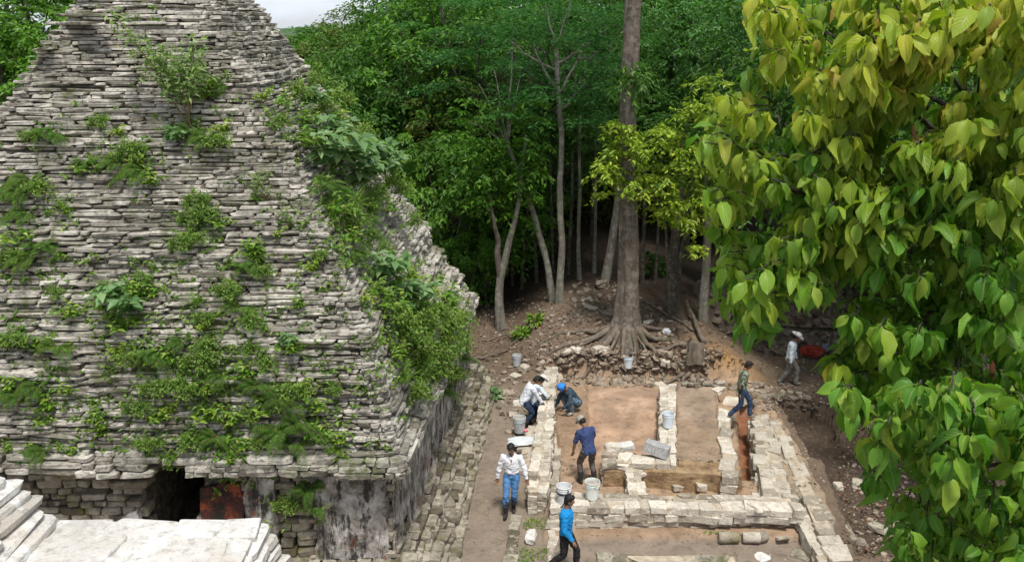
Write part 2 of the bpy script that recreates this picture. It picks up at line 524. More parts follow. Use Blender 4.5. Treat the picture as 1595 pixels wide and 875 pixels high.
def base_height(X, Y):
    # gentle ground, the root-covered mound behind the dig, the forest floor
    z = 0.05 * fbm(X * 0.35, Y * 0.35, 0, 3)
    back = sstep(24.1, 25.5, Y + 0.25 * fbm(X * 1.3, Y * 1.3, 0, 8))
    lx = sstep(-0.6, 2.0, X) * (1 - sstep(5.6, 8.5, X))
    z = z + back * lx * 0.85
    z = z + sstep(25.2, 29.0, Y) * lx * 0.55
    z = z + sstep(25.0, 31.0, Y) * (1 - lx) * 0.45 * (1 - sstep(6, 8, X))
    z = z + sstep(27.5, 31.0, Y) * sstep(7, 9, X) * 0.5
    z = z + sstep(34, 60, Y) * 1.0
    z = z + sstep(60, 300, Y) * 1.0
    return z
def lx_(X):
    return sstep(0.4, 1.4, X) * (1 - sstep(6.0, 7.0, X))
def terrain(X, Y):
    z = base_height(X, Y)
    n = len(X.ravel())
    wild = sstep(24.0, 25.5, Y) + sstep(3.0, 8.0, np.abs(X - 3) - 1.5)
    z = z + np.clip(wild, 0, 1) * (0.10 * fbm(X * 1.7, Y * 1.7, 0, 21) + 0.05 * fbm(X * 6, Y * 6, 0, 22))
    col = np.zeros(X.shape + (3,))
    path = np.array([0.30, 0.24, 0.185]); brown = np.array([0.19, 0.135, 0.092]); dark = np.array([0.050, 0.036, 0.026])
    w = sstep(23.6, 25.4, Y + 0.6 * fbm(X, Y, 0, 5))[..., None]
    col = path * (1 - w) + brown * w
    mound_top = (sstep(24.8, 26.5, Y) * (1 - sstep(30, 33, Y)) * sstep(-.5, 1.5, X) * (1 - sstep(5, 7, X)))[..., None]
    col = col * (1 - 0.35 * mound_top) + np.array([0.24, 0.175, 0.13]) * 0.35 * mound_top
    lit = (sstep(5.5, 6.5, X) * (1 - sstep(27.3, 28.6, Y + 0.4 * fbm(X, Y, 0, 6))))[..., None]
    col = col * (1 - lit) + np.array([0.185, 0.135, 0.095]) * lit
    w2 = sstep(28.3, 31.5, Y + 1.2 * fbm(X * .6, Y * .6, 0, 7))[..., None]  # forest floor: dark litter, deepened to paint in the understorey shade
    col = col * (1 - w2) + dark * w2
    fc = (lx_(X) * sstep(23.4, 24.0, Y) * (1 - sstep(25.3, 25.9, Y + .5 * fbm(X * 1.5, Y, 0, 93))))
    z = z + fc * (.30 * fbm(X * 2.6, Y * 2.6, 0, 91) + .10 * np.abs(vnoise(X * 9, Y * 9, 0, 92)))
    col = col * (1 - .75 * fc[..., None]) + np.array([.085, .052, .035]) * .75 * fc[..., None]
    # heap of sieved orange earth beside the stump
    ox, oy = at(1128, 560, 1.0)
    hp = np.exp(-(((X - ox) / 1.0) ** 2 + ((Y - oy) / 1.3) ** 2))
    z = z + 0.36 * hp
    ww = np.clip(hp * 1.6 + 0.3 * fbm(X * 3, Y * 3, 0, 9) * (hp > 0.05), 0, 1)[..., None]
    col = col * (1 - ww) + np.array([0.50, 0.29, 0.12]) * ww
    peb = 0.45 + 0.5 * sstep(23.5, 25, Y) + 0.3 * fbm(X, Y, 0, 12)
    for P, lev, c, pb, ro in ZONES:
        Q = poly(P, lev)
        jx = X + 0.05 * vnoise(X * 3, Y * 3, 0, 31); jy = Y + 0.05 * vnoise(X * 3, Y * 3, 0, 32)
        mk = inside(Q, jx, jy)
        zz = lev + ro * 2.2 * fbm(X * 2.5, Y * 2.5, 0, 41) + ro * vnoise(X * 11, Y * 11, 0, 43)
        z = np.where(mk, zz, z)
        col = np.where(mk[..., None], np.array(c) * (1 + 0.38 * fbm(X * 2, Y * 2, 0, 44))[..., None], col)
        peb = np.where(mk, pb, peb)
    z = z + 0.006 * vnoise(X * 13, Y * 13, 0, 51)
    return z, np.clip(col, 0.01, 0.8), np.clip(peb, 0, 1)
def H(x, y):
    return float(hgrid(x, y))
def hgrid(X, Y):
    X = np.asarray(X, float); Y = np.asarray(Y, float)
    i = np.clip(np.searchsorted(xs, X) - 1, 0, len(xs) - 2); j = np.clip(np.searchsorted(ys, Y) - 1, 0, len(ys) - 2)
    u = (X - xs[i]) / (xs[i + 1] - xs[i]); v = (Y - ys[j]) / (ys[j + 1] - ys[j])
    return GZ[j, i] * (1 - u) * (1 - v) + GZ[j, i + 1] * u * (1 - v) + GZ[j + 1, i] * (1 - u) * v + GZ[j + 1, i + 1] * u * v
def ground_at(px, py):
    """world point where a pixel's ray meets the ground"""
    r = ray(px, py)
    ts = np.linspace(13, 60, 1500)
    X, Y, Z = r[0] * ts, r[1] * ts, CAM_H + r[2] * ts
    h = hgrid(X, Y)
    i = np.argmax(Z < h)
    return np.array([X[i], Y[i], h[i]])

xs = axis(-3.2, 9.6, 0.055, -400, 400)
ys = axis(12.0, 29.0, 0.06, -60, 900)
GX, GY = np.meshgrid(xs, ys)
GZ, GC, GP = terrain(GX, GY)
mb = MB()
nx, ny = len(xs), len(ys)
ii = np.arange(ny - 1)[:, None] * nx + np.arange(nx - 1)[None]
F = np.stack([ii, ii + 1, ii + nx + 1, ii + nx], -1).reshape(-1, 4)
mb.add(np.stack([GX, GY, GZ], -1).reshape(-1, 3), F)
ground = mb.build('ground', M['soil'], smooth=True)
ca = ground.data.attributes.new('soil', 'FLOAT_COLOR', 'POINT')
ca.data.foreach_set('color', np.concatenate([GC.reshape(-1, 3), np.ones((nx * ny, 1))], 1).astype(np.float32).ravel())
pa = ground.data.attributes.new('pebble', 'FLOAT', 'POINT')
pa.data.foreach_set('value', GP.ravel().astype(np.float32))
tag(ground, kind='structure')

# ================================================================== TEMPLE
BC = [np.array([-1.954, 13.92]), np.array([-1.058, 23.77]), np.array([-12.0, 24.2]), np.array([-12.4, 14.1])]   # eave corners: near right, far right, far left, near left
EAVE = 2.8
PZ = np.array([2.8, 3.3, 4.4, 5.4, 6.3, 7.4, 8.3, 9.4, 10.7, 12.0, 12.6])
PD = np.array([0.0, 0.05, 0.22, 0.60, 1.10, 1.66, 2.24, 2.88, 3.62, 4.35, 4.65])
def inset(z): return np.interp(z, PZ, PD)
def corners_at(d, corners):
    if corners is not BC: return corners
    e = 0.74 * float(sstep(-0.03, 0.30, d)); e2 = 0.45 * float(sstep(0.5, 2.5, d))
    return [BC[0], BC[1] + np.array([-e, 0]), BC[2] + np.array([e2, 0]), BC[3] + np.array([e2, 0])]
def ring(d, corners=BC, rad=0.17, seg=7):
    """closed plan outline inset by d, rounded corners; returns points"""
    corners = corners_at(d, corners)
    n = len(corners)
    cen = sum(corners) / n
    lines = []
    for i in range(n):
        a, b = corners[i], corners[(i + 1) % n]
        t = (b - a) / np.linalg.norm(b - a)
        nn = np.array([-t[1], t[0]])
        if np.dot(cen - a, nn) < 0: nn = -nn
        lines.append((a + nn * d, t))
    def isec(l1, l2):
        A = np.array([l1[1], -l2[1]]).T
        s = np.linalg.solve(A, l2[0] - l1[0])
        return l1[0] + l1[1] * s[0]
    cs = [isec(lines[i - 1], lines[i]) for i in range(n)]
    out = []
    for i in range(n):
        p = cs[i]; a = cs[i - 1]; b = cs[(i + 1) % n]
        ta = (a - p) / np.linalg.norm(a - p); tb = (b - p) / np.linalg.norm(b - p)
        for k in range(seg):
            s = k / (seg - 1)
            q = (1 - s) ** 2 * (p + ta * rad) + 2 * s * (1 - s) * p + s * s * (p + tb * rad)
            out.append(q)
    return np.array(out)
def arc(P):
    Q = np.vstack([P, P[:1]])
    L = np.concatenate([[0], np.cumsum(np.linalg.norm(np.diff(Q, axis=0), axis=1))])
    return Q, L
def on_arc(Q, L, s):
    s = np.mod(s, L[-1])
    x = np.interp(s, L, Q[:, 0]); y = np.interp(s, L, Q[:, 1])
    e = 0.06
    x2 = np.interp(np.mod(s + e, L[-1]), L, Q[:, 0]); y2 = np.interp(np.mod(s + e, L[-1]), L, Q[:, 1])
    x1 = np.interp(np.mod(s - e, L[-1]), L, Q[:, 0]); y1 = np.interp(np.mod(s - e, L[-1]), L, Q[:, 1])
    T = np.stack([x2 - x1, y2 - y1, 0 * x], 1); T /= np.linalg.norm(T, axis=1)[:, None]
    return np.stack([x, y, 0 * x], 1), T

rng = np.random.default_rng(5)
temple = empty('stone_temple', (-7, 19, 0))
tag(temple, 'weathered grey stone temple with tall sloping roof overgrown by ferns', 'temple')
def child_of(o, parent):
    o.parent = parent
    o.matrix_parent_inverse = Matrix.Translation(-Vector(parent.location)) if parent.rotation_euler.z == 0 else parent.matrix_world.inverted()
    return o

def course_stones(mb, z, h, d, rng, lmin, lmax, depth, prot, corners=BC, skip=None, rad=0.17, far_coarse=True, sag=None, gap=0.012, split=0, amp=.11):
    P = ring(d, corners, rad); Q, L = arc(P)
    s = rng.uniform(0, lmax); end = s + L[-1]
    ss, ll = [], []
    while s < end - lmin * 0.5:
        p, _ = on_arc(Q, L, np.array([s]))
        hid = p[0][1] > 18.5 and p[0][0] < -6 or p[0][0] < -10.6       # sides turned away from the dig
        l = rng.uniform(lmin, lmax) * (1.0 if rng.random() < 0.8 else 1.5)
        if hid and far_coarse: l *= 2.2
        else:
            _, Tq = on_arc(Q, L, np.array([s - .05, s + l + .05]))
            if np.dot(Tq[0], Tq[1]) < .95: l = min(l, rng.uniform(.14, .24))
        ss.append(s + l / 2); ll.append(l); s += l
    ss = np.array(ss); ll = np.array(ll)
    C, T = on_arc(Q, L, ss)
    Nn = np.stack([T[:, 1], -T[:, 0], 0 * T[:, 0]], 1)
    cen = sum(corners) / len(corners)
    flip = ((C[:, :2] - cen) * Nn[:, :2]).sum(1) < 0
    Nn[flip] *= -1
    pr = rng.normal(0, prot, len(ss))
    if skip is not None:
        k = ~skip(C, z)
        C, T, Nn, ll, pr = C[k], T[k], Nn[k], ll[k], pr[k]
    C = C + Nn * (pr - depth / 2)[:, None]
    hh = h * rng.uniform(0.80, 1.08, len(C))
    C[:, :2] += Nn[:, :2] * (.05 * vnoise(C[:, 0] * 1.3, C[:, 1] * 1.3, z * 3.1, 45))[:, None]
    C[:, 2] = z + h / 2 + rng.normal(0, 0.006, len(C))
    if sag is not None: C[:, 2] += sag(C)
    U = np.zeros_like(C); U[:, 2] = 1
    tz = rng.normal(0, 0.02, len(C))
    T2 = T.copy(); T2[:, 2] = tz
    tn = rng.normal(0.0, 0.05, len(C))
    N2 = Nn.copy(); N2[:, 2] = tn
    U2 = np.cross(T2, N2); U2[U2[:, 2] < 0] *= -1
    D = np.stack([ll - gap, np.full(len(C), depth), hh], 1)
    if split:
        k = rng.random(len(C)) < split
        Ck = C[k].copy(); Dk = D[k].copy(); f = rng.uniform(.35, .6, k.sum())
        C2 = Ck.copy(); C2[:, 2] += h * (.5 - (1 - f) / 2) * .95; Dk2 = Dk.copy(); Dk2[:, 2] *= (1 - f) * .95
        Ck[:, 2] -= h * (.5 - f / 2) * .95; Dk[:, 2] *= f * .95
        C2[:, :2] += Nn[k][:, :2] * rng.normal(0, prot, k.sum())[:, None]
        Dk2[:, 0] *= rng.uniform(.6, 1, k.sum())
        C = np.vstack([C[~k], Ck, C2]); D = np.vstack([D[~k], Dk, Dk2])
        T2, N2, U2 = [np.vstack([q[~k], q[k], q[k]]) for q in (T2, N2, U2)]
    stones(mb, C, T2, N2, U2, D, rng, amp)

# ledges where the masonry projects or has slipped (z, extra)
def ledge(z):
    e = 0.0
    for z0, a, w in ((4.95, 0.11, 0.5), (6.25, 0.08, 0.45), (8.05, 0.10, 0.45), (9.8, 0.06, 0.4)):
        if z0 <= z < z0 + w: e += a * (1 - (z - z0) / w)
    return e
roof = MB()
z = EAVE
zl = []
def roofskip(C, z):
    # fallen patches: a gap over the doorway's right and two hollows in the slope
    g1 = (np.abs(C[:, 0] + 5.95) < 0.42) & (C[:, 1] < 15) & (z < 2.95)
    return g1
while z < 12.5:
    h = rng.uniform(0.042, 0.088)
    if EAVE <= z < EAVE + 0.34: h = rng.uniform(0.09, 0.13)
    d = inset(z) - ledge(z) + rng.normal(0.01, 0.024)
    if z < EAVE + 0.3: d -= 0.16
    course_stones(roof, z, h, d, rng, 0.16, 0.72, 0.36, 0.020, skip=roofskip, split=.0, amp=.13,
                  sag=lambda C: 0.035 * vnoise(C[:, 0] * 0.5, C[:, 1] * 0.5, 0, 88) + .02 * vnoise(C[:, 0] * 1.7, C[:, 1] * 1.7, 0, 89))
    zl.append(z); z += h * 0.97
# crest
course_stones(roof, 12.45, 0.15, inset(12.4) , rng, 0.3, 0.6, 0.5, 0.02)
ro = roof.build('roof', M['roof_stone']); child_of(ro, temple)
# mortared core of the roof
core = MB()
zz = np.concatenate([np.arange(EAVE + 0.04, 12.5, 0.3), [12.55]])
rings = []
for z in zz:
    P = ring(inset(z) - ledge(z) * 0.8 + 0.12, seg=5)
    n_ = 0.03 * vnoise(P[:, 0] * 3, P[:, 1] * 3, z * 3, 9)
    rings.append(np.column_stack([P[:, 0] + n_, P[:, 1] + n_, np.full(len(P), z)]))
k = len(rings[0])
V = np.concatenate(rings)
F = [(i * k + j, i * k + (j + 1) % k, (i + 1) * k + (j + 1) % k, (i + 1) * k + j) for i in range(len(zz) - 1) for j in range(k)]
core.add(V, F)
core.add(rings[-1], [list(range(k))]); core.add(rings[0], [list(range(k))[::-1]])
nm = NT('crumbling mortar core'); vv = nm.pos()
cc = nm.ramp(nm.noise(vv, 6, 6, 0.7), [(0.35, (0.05, 0.042, 0.03)), (0.52, (0.15, 0.125, 0.09)), (0.7, (0.36, 0.32, 0.26))])
M['mortar'] = nm.finish(cc, 0.95, nm.noise(vv, 20, 6, 0.7), 1, 0.05)
co = core.build('mortar_core', M['mortar']); child_of(co, temple)

# walls under the eave
WC = []
wall_in = 0.16
wring = ring(wall_in, rad=0.05, seg=2)
walls = MB()
WCN = [BC[0] + [0, .16], BC[1], BC[2], BC[3] + [0, .16]]
DX0, DX1 = -6.60, -5.50           # doorway
DX2, DX3 = -4.72, -4.0           # broken, blackened recess right of the doorway
def wskip(C, z):
    front = C[:, 1] < 14.9
    return front & (((C[:, 0] > DX0) & (C[:, 0] < DX1 + 0.55 * (z > 2.3)) & (z < 2.79)))
z = 0.7
while z < 2.74:
    h = rng.uniform(0.11, 0.19)
    course_stones(walls, z, min(h, 2.80 - z), wall_in + rng.normal(0, 0.008), rng, 0.16, 0.5, 0.38, 0.014, corners=WCN, skip=wskip, rad=0.06)
    z += h * 0.985
wo_ = walls.build('wall', M['wall_stone']); child_of(wo_, temple)
# solid wall body behind the facing, open at the doorway, with a dark chamber
body = MB()
def box(mb, x0, x1, y0, y1, z0, z1, mi=0):
    v = np.array([[x, y, z] for z in (z0, z1) for y in (y0, y1) for x in (x0, x1)])
    f = [(0, 2, 3, 1), (4, 5, 7, 6), (0, 1, 5, 4), (2, 6, 7, 3), (0, 4, 6, 2), (1, 3, 7, 5)]
    mb.add(v, f, mi=mi)
def prism(mb, P, z0, z1, mi=0):
    P = np.asarray(P, float)
    if np.sum(P[:, 0] * np.roll(P[:, 1], -1) - np.roll(P[:, 0], -1) * P[:, 1]) < 0: P = P[::-1]
    n = len(P)
    z0 = np.broadcast_to(z0, (n,)); z1 = np.broadcast_to(z1, (n,))
    V = np.vstack([np.column_stack([P, z0]), np.column_stack([P, z1])])
    mb.add(V, [(i, (i + 1) % n, n + (i + 1) % n, n + i) for i in range(n)], mi=mi)
    mb.add(V, [list(range(n))[::-1]], mi=mi); mb.add(V, [list(range(n, 2 * n))], mi=mi)
yf = 14.50
prism(body, [(-2.55, yf), (-1.75, 23.2), (-11.5, 23.6), (-11.8, 17.5), (-2.8, 17.5)], 0.0, 2.78)
prism(body, [(-2.55, yf), (-2.56, 17.6), (DX1, 17.6), (DX1, yf)], 0.0, 2.78)
prism(body, [(DX0, yf + .06), (DX0, 17.6), (-11.8, 17.6), (-11.8, yf + .06)], 0.0, 2.78)
bo = body.build('wall_core', M['mortar']); child_of(bo, temple)

# plaster remains on the near wall and around the corner
n = NT('stained stucco'); v = n.pos()
c = n.ramp(n.noise(v, 3.0, 7, 0.7), [(0.38, (0.10, 0.085, 0.07)), (0.5, (0.32, 0.29, 0.26)), (0.64, (0.55, 0.52, 0.49))])
st = n.ramp(n.noise(v, 2.2, 6, 0.75, stretch=(2.2, 2.2, 0.7)), [(0.50, 0.0), (0.58, 0.92)])
c = n.mix(st, c, (0.022, 0.02, 0.018))
rd = n.ramp(n.noise(v, 1.6, 5, 0.7), [(0.60, 0.0), (0.68, 0.8)])
c = n.mix(rd, c, (0.24, 0.085, 0.045))
gn = n.ramp(n.noise(v, 1.3, 5, 0.7, dist=0.5), [(0.60, 0.0), (0.70, 0.7)])
c = n.mix(gn, c, (0.10, 0.10, 0.04))
M['stucco'] = n.finish(c, 0.9, n.noise(v, 12, 7, 0.7), 0.8, 0.03)
n = NT('red painted stucco'); v = n.pos()
c = n.ramp(n.noise(v, 3.4, 7, 0.75), [(0.46, (0.025, 0.02, 0.016)), (0.56, (0.10, 0.03, 0.02)), (0.66, (0.28, 0.07, 0.03)), (0.76, (0.26, 0.20, 0.16))])
M['red_stucco'] = n.finish(c, 0.9, n.noise(v, 12, 7, 0.7), 0.8, 0.03)
def patch_front(name, pts, y, mat, th=0.05, jag=0.05, seed=0):
    """irregular plaster sheet on the near wall; pts = (X, Z) outline"""
    m = MB()
    P = []
    pts = np.array(pts, float)
    for i in range(len(pts)):
        a, b = pts[i], pts[(i + 1) % len(pts)]
        k = max(2, int(np.linalg.norm(b - a) / 0.06))
        for j in range(k):
            q = a + (b - a) * j / k
            P.append(q + jag * np.array([vnoise(q[0] * 5, q[1] * 5, 1, seed), vnoise(q[0] * 5, q[1] * 5, 9, seed)]))
    P = np.array(P); k = len(P)
    yy = y + 0.02 * vnoise(P[:, 0] * 2, P[:, 1] * 2, 0, 3)
    V = np.vstack([np.column_stack([P[:, 0], yy - th, P[:, 1]]), np.column_stack([P[:, 0], yy + th, P[:, 1]])])
    m.add(V, [list(range(k))]); m.add(V, [(i, i + k, (i + 1) % k + k, (i + 1) % k) for i in range(k)])
    o = m.build(name, mat); child_of(o, temple)
    return o
yw = BC[0][1] + wall_in + .16
patch_front('stucco_patch', [(-3.55, 1.02), (-2.22, 0.98), (-2.18, 2.70), (-3.5, 2.66), (-3.62, 2.2), (-3.40, 1.7)], yw - 0.01, M['stucco'], seed=1)
patch_front('stucco_patch', [(-4.62, 0.9), (-4.20, 0.95), (-4.18, 2.6), (-4.62, 2.68), (-4.75, 2.0)], yw + 0.0, M['stucco'], seed=2)
patch_front('stucco_patch', [(-7.35, 0.9), (-6.62, 0.9), (-6.60, 1.95), (-6.85, 1.8), (-7.05, 1.45)], yw + 0.02, M['stucco'], seed=4)
tag(patch_front('red_stucco_patch', [(-5.50, 0.95), (-4.78, 0.95), (-4.74, 2.42), (-5.05, 2.50), (-5.52, 2.40)], yw - 0.0, M['red_stucco'], seed=3), 'red painted stucco beside the dark doorway')
# plaster on the right-hand wall: sheet following the wall plane
side = MB()
a = BC[0] + np.array([-wall_in + 0.035, wall_in + 0.15]); b = BC[1] + np.array([-wall_in + 0.035, -wall_in])
S = np.linspace(0, 1, 60); Zs = np.linspace(0.85, 2.74, 14)
gx = []
for zv in Zs:
    for s in S:
        q = a + (b - a) * s
        off = 0.05 * fbm(s * 22, zv * 2.3, 0, 60)
        gx.append((q[0] + off, q[1], zv))
gx = np.array(gx); k = 60
F = [(i * k + j, i * k + j + 1, (i + 1) * k + j + 1, (i + 1) * k + j) for i in range(13) for j in range(59)
     if fbm(j * 0.22, i * 0.35, 0, 61) > -0.12 - 0.25 * (j < 22)]
side.add(gx, F)
so = side.build('stucco_sheet', M['stucco'])
so.modifiers.new('t', 'SOLIDIFY').thickness = 0.03
child_of(so, temple)

# sloping stone plinth along the right side (and across the near side)
def strip_course(mb, P0, P1, z, h, out, depth, rng, lmin, lmax, prot=0.03, tilt=0.0, amp=0.17):
    """row of stones along P0->P1, outward = right of travel direction"""
    P0, P1 = np.array(P0, float), np.array(P1, float)
    L = np.linalg.norm(P1 - P0); T = (P1 - P0) / L
    N_ = np.array([T[1], -T[0]])
    s = rng.uniform(0, lmin)
    Cs, Ls = [], []
    while s < L:
        l = rng.uniform(lmin, lmax); l = min(l, max(0.1, L - s + 0.05))
        q = P0 + T * (s + l / 2) + N_ * (out - depth / 2 + rng.normal(0, prot))
        Cs.append((q[0], q[1], z + h / 2 + rng.normal(0, 0.012))); Ls.append(l); s += l
    C = np.array(Cs); n = len(C)
    A = np.tile([T[0], T[1], 0], (n, 1)) + rng.normal(0, 0.03, (n, 3)) * [1, 1, 1]
    B = np.tile([N_[0], N_[1], -tilt], (n, 1)) + rng.normal(0, 0.04, (n, 3))
    U = np.cross(A, B); U[U[:, 2] < 0] *= -1
    stones(mb, C, A, B, U, np.column_stack([np.array(Ls) - 0.015, np.full(n, depth), h * rng.uniform(0.85, 1.1, n)]), rng, amp)
base = MB()
W0 = np.array([-1.95 - 0.02, 13.2]); W1 = np.array([-0.96, 24.6])     # foot line of the wall
ph = [(0.0, 0.56), (0.14, 0.50), (0.28, 0.42), (0.42, 0.22), (0.56, 0.17), (0.70, 0.0), (0.84, -0.08)]
for zc_, o_ in ph:
    strip_course(base, W1 , W0, zc_ - 0.02, 0.16, -o_ , 0.42, rng, 0.18, 0.46, 0.03, 0.15) if False else strip_course(base, W0, W1, zc_ - 0.02, 0.16, o_, 0.42, rng, 0.16, 0.46, 0.035, 0.10)
for zc_, o_ in ph:   # near side
    strip_course(base, (-12.5, 14.0), (-1.75, 13.9), zc_, 0.17, o_ * 0.9, 0.42, rng, 0.2, 0.5, 0.03, 0.1)
bo = base.build('plinth', M['plinth_stone']); child_of(bo, temple)
bcore = MB()
prism(bcore, [W0 + [0.28, 0], W1 + [0.28, 0], W1 + [-0.5, 0], (-11.8, 24), (-12.3, 13.7), (-1.9, 13.55)], -0.1, 0.12)
prism(bcore, [W0 + [0.02, 0], W1 + [0.02, 0], W1 + [-0.5, 0], (-11.8, 24), (-12.3, 13.9), (-1.9, 13.8)], 0.1, 0.78)
bc = bcore.build('plinth_core', M['mortar']); child_of(bc, temple)
# low kerb course at the edge of the path
kerb = MB()
strip_course(kerb, at(712, 900), at(768, 612), -0.03, 0.16, 0.0, 0.24, rng, 0.2, 0.5, 0.02)
kb = kerb.build('kerb', M['plinth_stone']); child_of(kb, temple)

# ================================================================== EXCAVATED WALLS
def quad_wall(name, far_l, far_r, near_r, near_l, z0, z1, ch, sl, mat, label, cat='ruined wall', rows=None, seed=0, topmat=None, core=True, jit=0.014, group=None, prot=0.012):
    rng = np.random.default_rng(seed + 100)
    fl, fr, nr, nl = [np.array(p, float) for p in (far_l, far_r, near_r, near_l)]
    m = MB()
    width = 0.5 * (np.linalg.norm(fr - fl) + np.linalg.norm(nr - nl))
    L = 0.5 * (np.linalg.norm(fl - nl) + np.linalg.norm(fr - nr))
    rows = rows or max(1, int(round(width / sl / 0.8)))
    nc = max(1, int(round((z1 - z0) / ch)))
    hh = (z1 - z0) / nc
    C, A, B, U, D = [], [], [], [], []
    for c in range(nc):
        top = c == nc - 1
        for r in range(rows):
            if not top and 0 < r < rows - 1: continue
            t = rng.uniform(-0.3, 0) * sl / L
            while t < 1:
                l = sl * rng.uniform(0.45, 1.55) / L
                t1 = min(1.0, t + l); t0 = max(t, 0)
                if t1 - t0 < 0.25 * sl / L: t = t + l; continue
                tc = (t0 + t1) / 2; s_ = (r + 0.5) / rows
                p = (nl * (1 - tc) + fl * tc) * (1 - s_) + (nr * (1 - tc) + fr * tc) * s_
                ax = (fl - nl) * (1 - s_) + (fr - nr) * s_; ax /= np.linalg.norm(ax)
                bx = (nr - nl) * (1 - tc) + (fr - fl) * tc; w = np.linalg.norm(bx) / rows; bx = bx / np.linalg.norm(bx)
                p = p + bx * rng.normal(0, prot)
                C.append((p[0], p[1], z0 + hh * (c + 0.5) + rng.normal(0, jit * (1.0 if top else 0.3))))
                A.append((ax[0], ax[1], rng.normal(0, 0.04))); B.append((bx[0], bx[1], rng.normal(0, 0.04)))
                D.append(((t1 - t0) * L * 0.98, w * rng.uniform(0.80, 1.06), hh * rng.uniform(0.85, 1.15)))
                t = t + l
    A = np.array(A); B = np.array(B)
    rot = rng.normal(0, 0.10, len(A))
    A2 = A + B * rot[:, None]; B2 = B - A * rot[:, None]
    U = np.cross(A2, B2); U /= np.linalg.norm(U, axis=1)[:, None]; U[U[:, 2] < 0] *= -1
    stones(m, C, A2, B2, U, D, rng, 0.13, flat=True)
    root = empty(name, ((fl + nr)[0] / 2, (fl + nr)[1] / 2, z0))
    tag(root, label, cat, group)
    o = m.build('stone_courses', mat); child_of(o, root)
    if core:
        k = MB()
        bl = lambda s_, t_: (nl * (1 - t_) + fl * t_) * (1 - s_) + (nr * (1 - t_) + fr * t_) * s_
        q_ = .05 / L
        e_ = min(.3, .055 / width)
        prism(k, [bl(e_, 1 - q_), bl(1 - e_, 1 - q_), bl(1 - e_, q_), bl(e_, q_)], z0 - 0.02, z1 - 0.016)
        o = k.build('mortar_fill', M['earth_fill']); child_of(o, root)
    return root
def cross_wall(name, left_far, left_near, right_near, right_far, *a, **k):
    return quad_wall(name, right_far, right_near, left_near, left_far, *a, **k)
M['earth_fill'] = plain('earthy mortar fill', (0.42, 0.35, 0.26), 0.95, 0.3, 6, 0.8, bd=0.03)
M['clay_face'] = None
n = NT('cut earth face'); v = n.pos()
c = n.ramp(n.noise(v, 3.0, 7, 0.7, stretch=(1, 1, 2.5)), [(0.34, (0.14, 0.085, 0.05)), (0.5, (0.33, 0.22, 0.12)), (0.68, (0.50, 0.37, 0.21))])
M['clay_face'] = n.finish(c, 0.95, n.noise(v, 14, 8, 0.75), 1.0, 0.06)

T_ = 0.65
quad_wall('dressed_stone_wall', at(849, 571, T_), at(869, 571, T_), at(856, 740, T_), at(822, 740, T_), 0.0, T_, 0.11, 0.26, M['dig_cream'],
          'long narrow cream stone wall between the path and the dug rooms', seed=1, rows=2)
quad_wall('wall_stub', at(824, 742, T_ - .1), at(856, 742, T_ - .1), at(853, 765, T_ - .1), at(821, 765, T_ - .1), 0.0, T_ - .13, 0.11, 0.3, M['dig_cream'],
          'stepped near end of the long cream wall beside the man in white shirt', seed=2, rows=2)
quad_wall('inner_footing', at(868, 580, .3), at(877, 580, .3), at(872, 792, .25), at(857, 792, .25), 0.0, .27, 0.13, 0.3, M['dig_stone'],
          'low narrow stone footing along the inner side of the long wall', seed=3, rows=1)
cross_wall('front_wall', at(858, 767, .55), at(857, 780, .55), at(1240, 786, .55), at(1215, 771, .55), 0.0, .55, 0.18, 0.34, M['dig_stone'],
          'broad rough stone front wall with two plastic buckets standing on it', seed=4, rows=2)
# long direction of the front wall runs across, so its lower step is laid separately
cross_wall('front_step', at(854, 798, .28), at(854, 812, .28), at(1272, 808, .28), at(1262, 790, .28), -0.02, .28, 0.15, 0.42, M['dig_stone'],
           'lower projecting stone course at the foot of the broad front wall', seed=5, rows=1)
cross_wall('front_wall_facing', at(858, 778, .56), at(856, 791, .56), at(1262, 797, .56), at(1250, 783, .56), 0.26, .58, 0.16, 0.36, M['dig_cream'],
           'pale upper facing course along the front edge of the broad wall', seed=6, rows=1)
quad_wall('partition_wall', at(1027, 600, .6), at(1053, 596, .6), at(1053, 706, .6), at(1026, 706, .6), 0.05, .6, 0.14, 0.3, M['dig_cream'],
          'straight cream stone partition wall with a white bucket on it', seed=7, rows=2)
cross_wall('stone_ledge', at(938, 704, .56), at(938, 722, .56), at(1053, 722, .60), at(1053, 706, .60), 0.0, .57, 0.14, 0.36, M['dig_cream'],
           'stone ledge turning left from the partition wall under the grey container', seed=8, rows=1)
quad_wall('short_cross_wall', at(975, 727, .45), at(996, 727, .45), at(1010, 772, .45), at(978, 772, .45), 0.0, .45, 0.14, 0.26, M['dig_cream'],
          'short cream wall joining the ledge to the front wall', seed=9, rows=2)
quad_wall('slab_wall', at(1118, 634, .52), at(1138, 640, .52), at(1150, 742, .52), at(1124, 742, .52), -0.3, .52, 0.2, 0.4, M['dig_cream'],
          'line of large flat slabs left of the red earth slot', seed=10, rows=1, prot=0.04)
quad_wall('stone_paving', at(1168, 645, .42), at(1196, 643, .42), at(1238, 782, .42), at(1184, 775, .42), -0.3, .42, 0.2, 0.32, M['dig_stone'],
          'rough paved strip of flat stones right of the red earth slot', seed=11, rows=2, prot=0.05)
quad_wall('outer_kerb', at(1197, 652, .38), at(1213, 650, .38), at(1326, 872, .38), at(1288, 872, .38), -0.55, .38, 0.2, 0.42, M['dig_stone'],
          'outer right edge of flat grey kerb stones above the dark pit', seed=12, rows=1, prot=0.05)
quad_wall('lower_kerb', at(1262, 745, 0.0), at(1280, 742, 0.0), at(1336, 842, -.1), at(1312, 842, -.1), -0.62, -0.06, 0.18, 0.42, M['wall_stone'],
          'lowest mossy course of stones sticking out beside the rubble slope', seed=13, rows=1, prot=0.05)
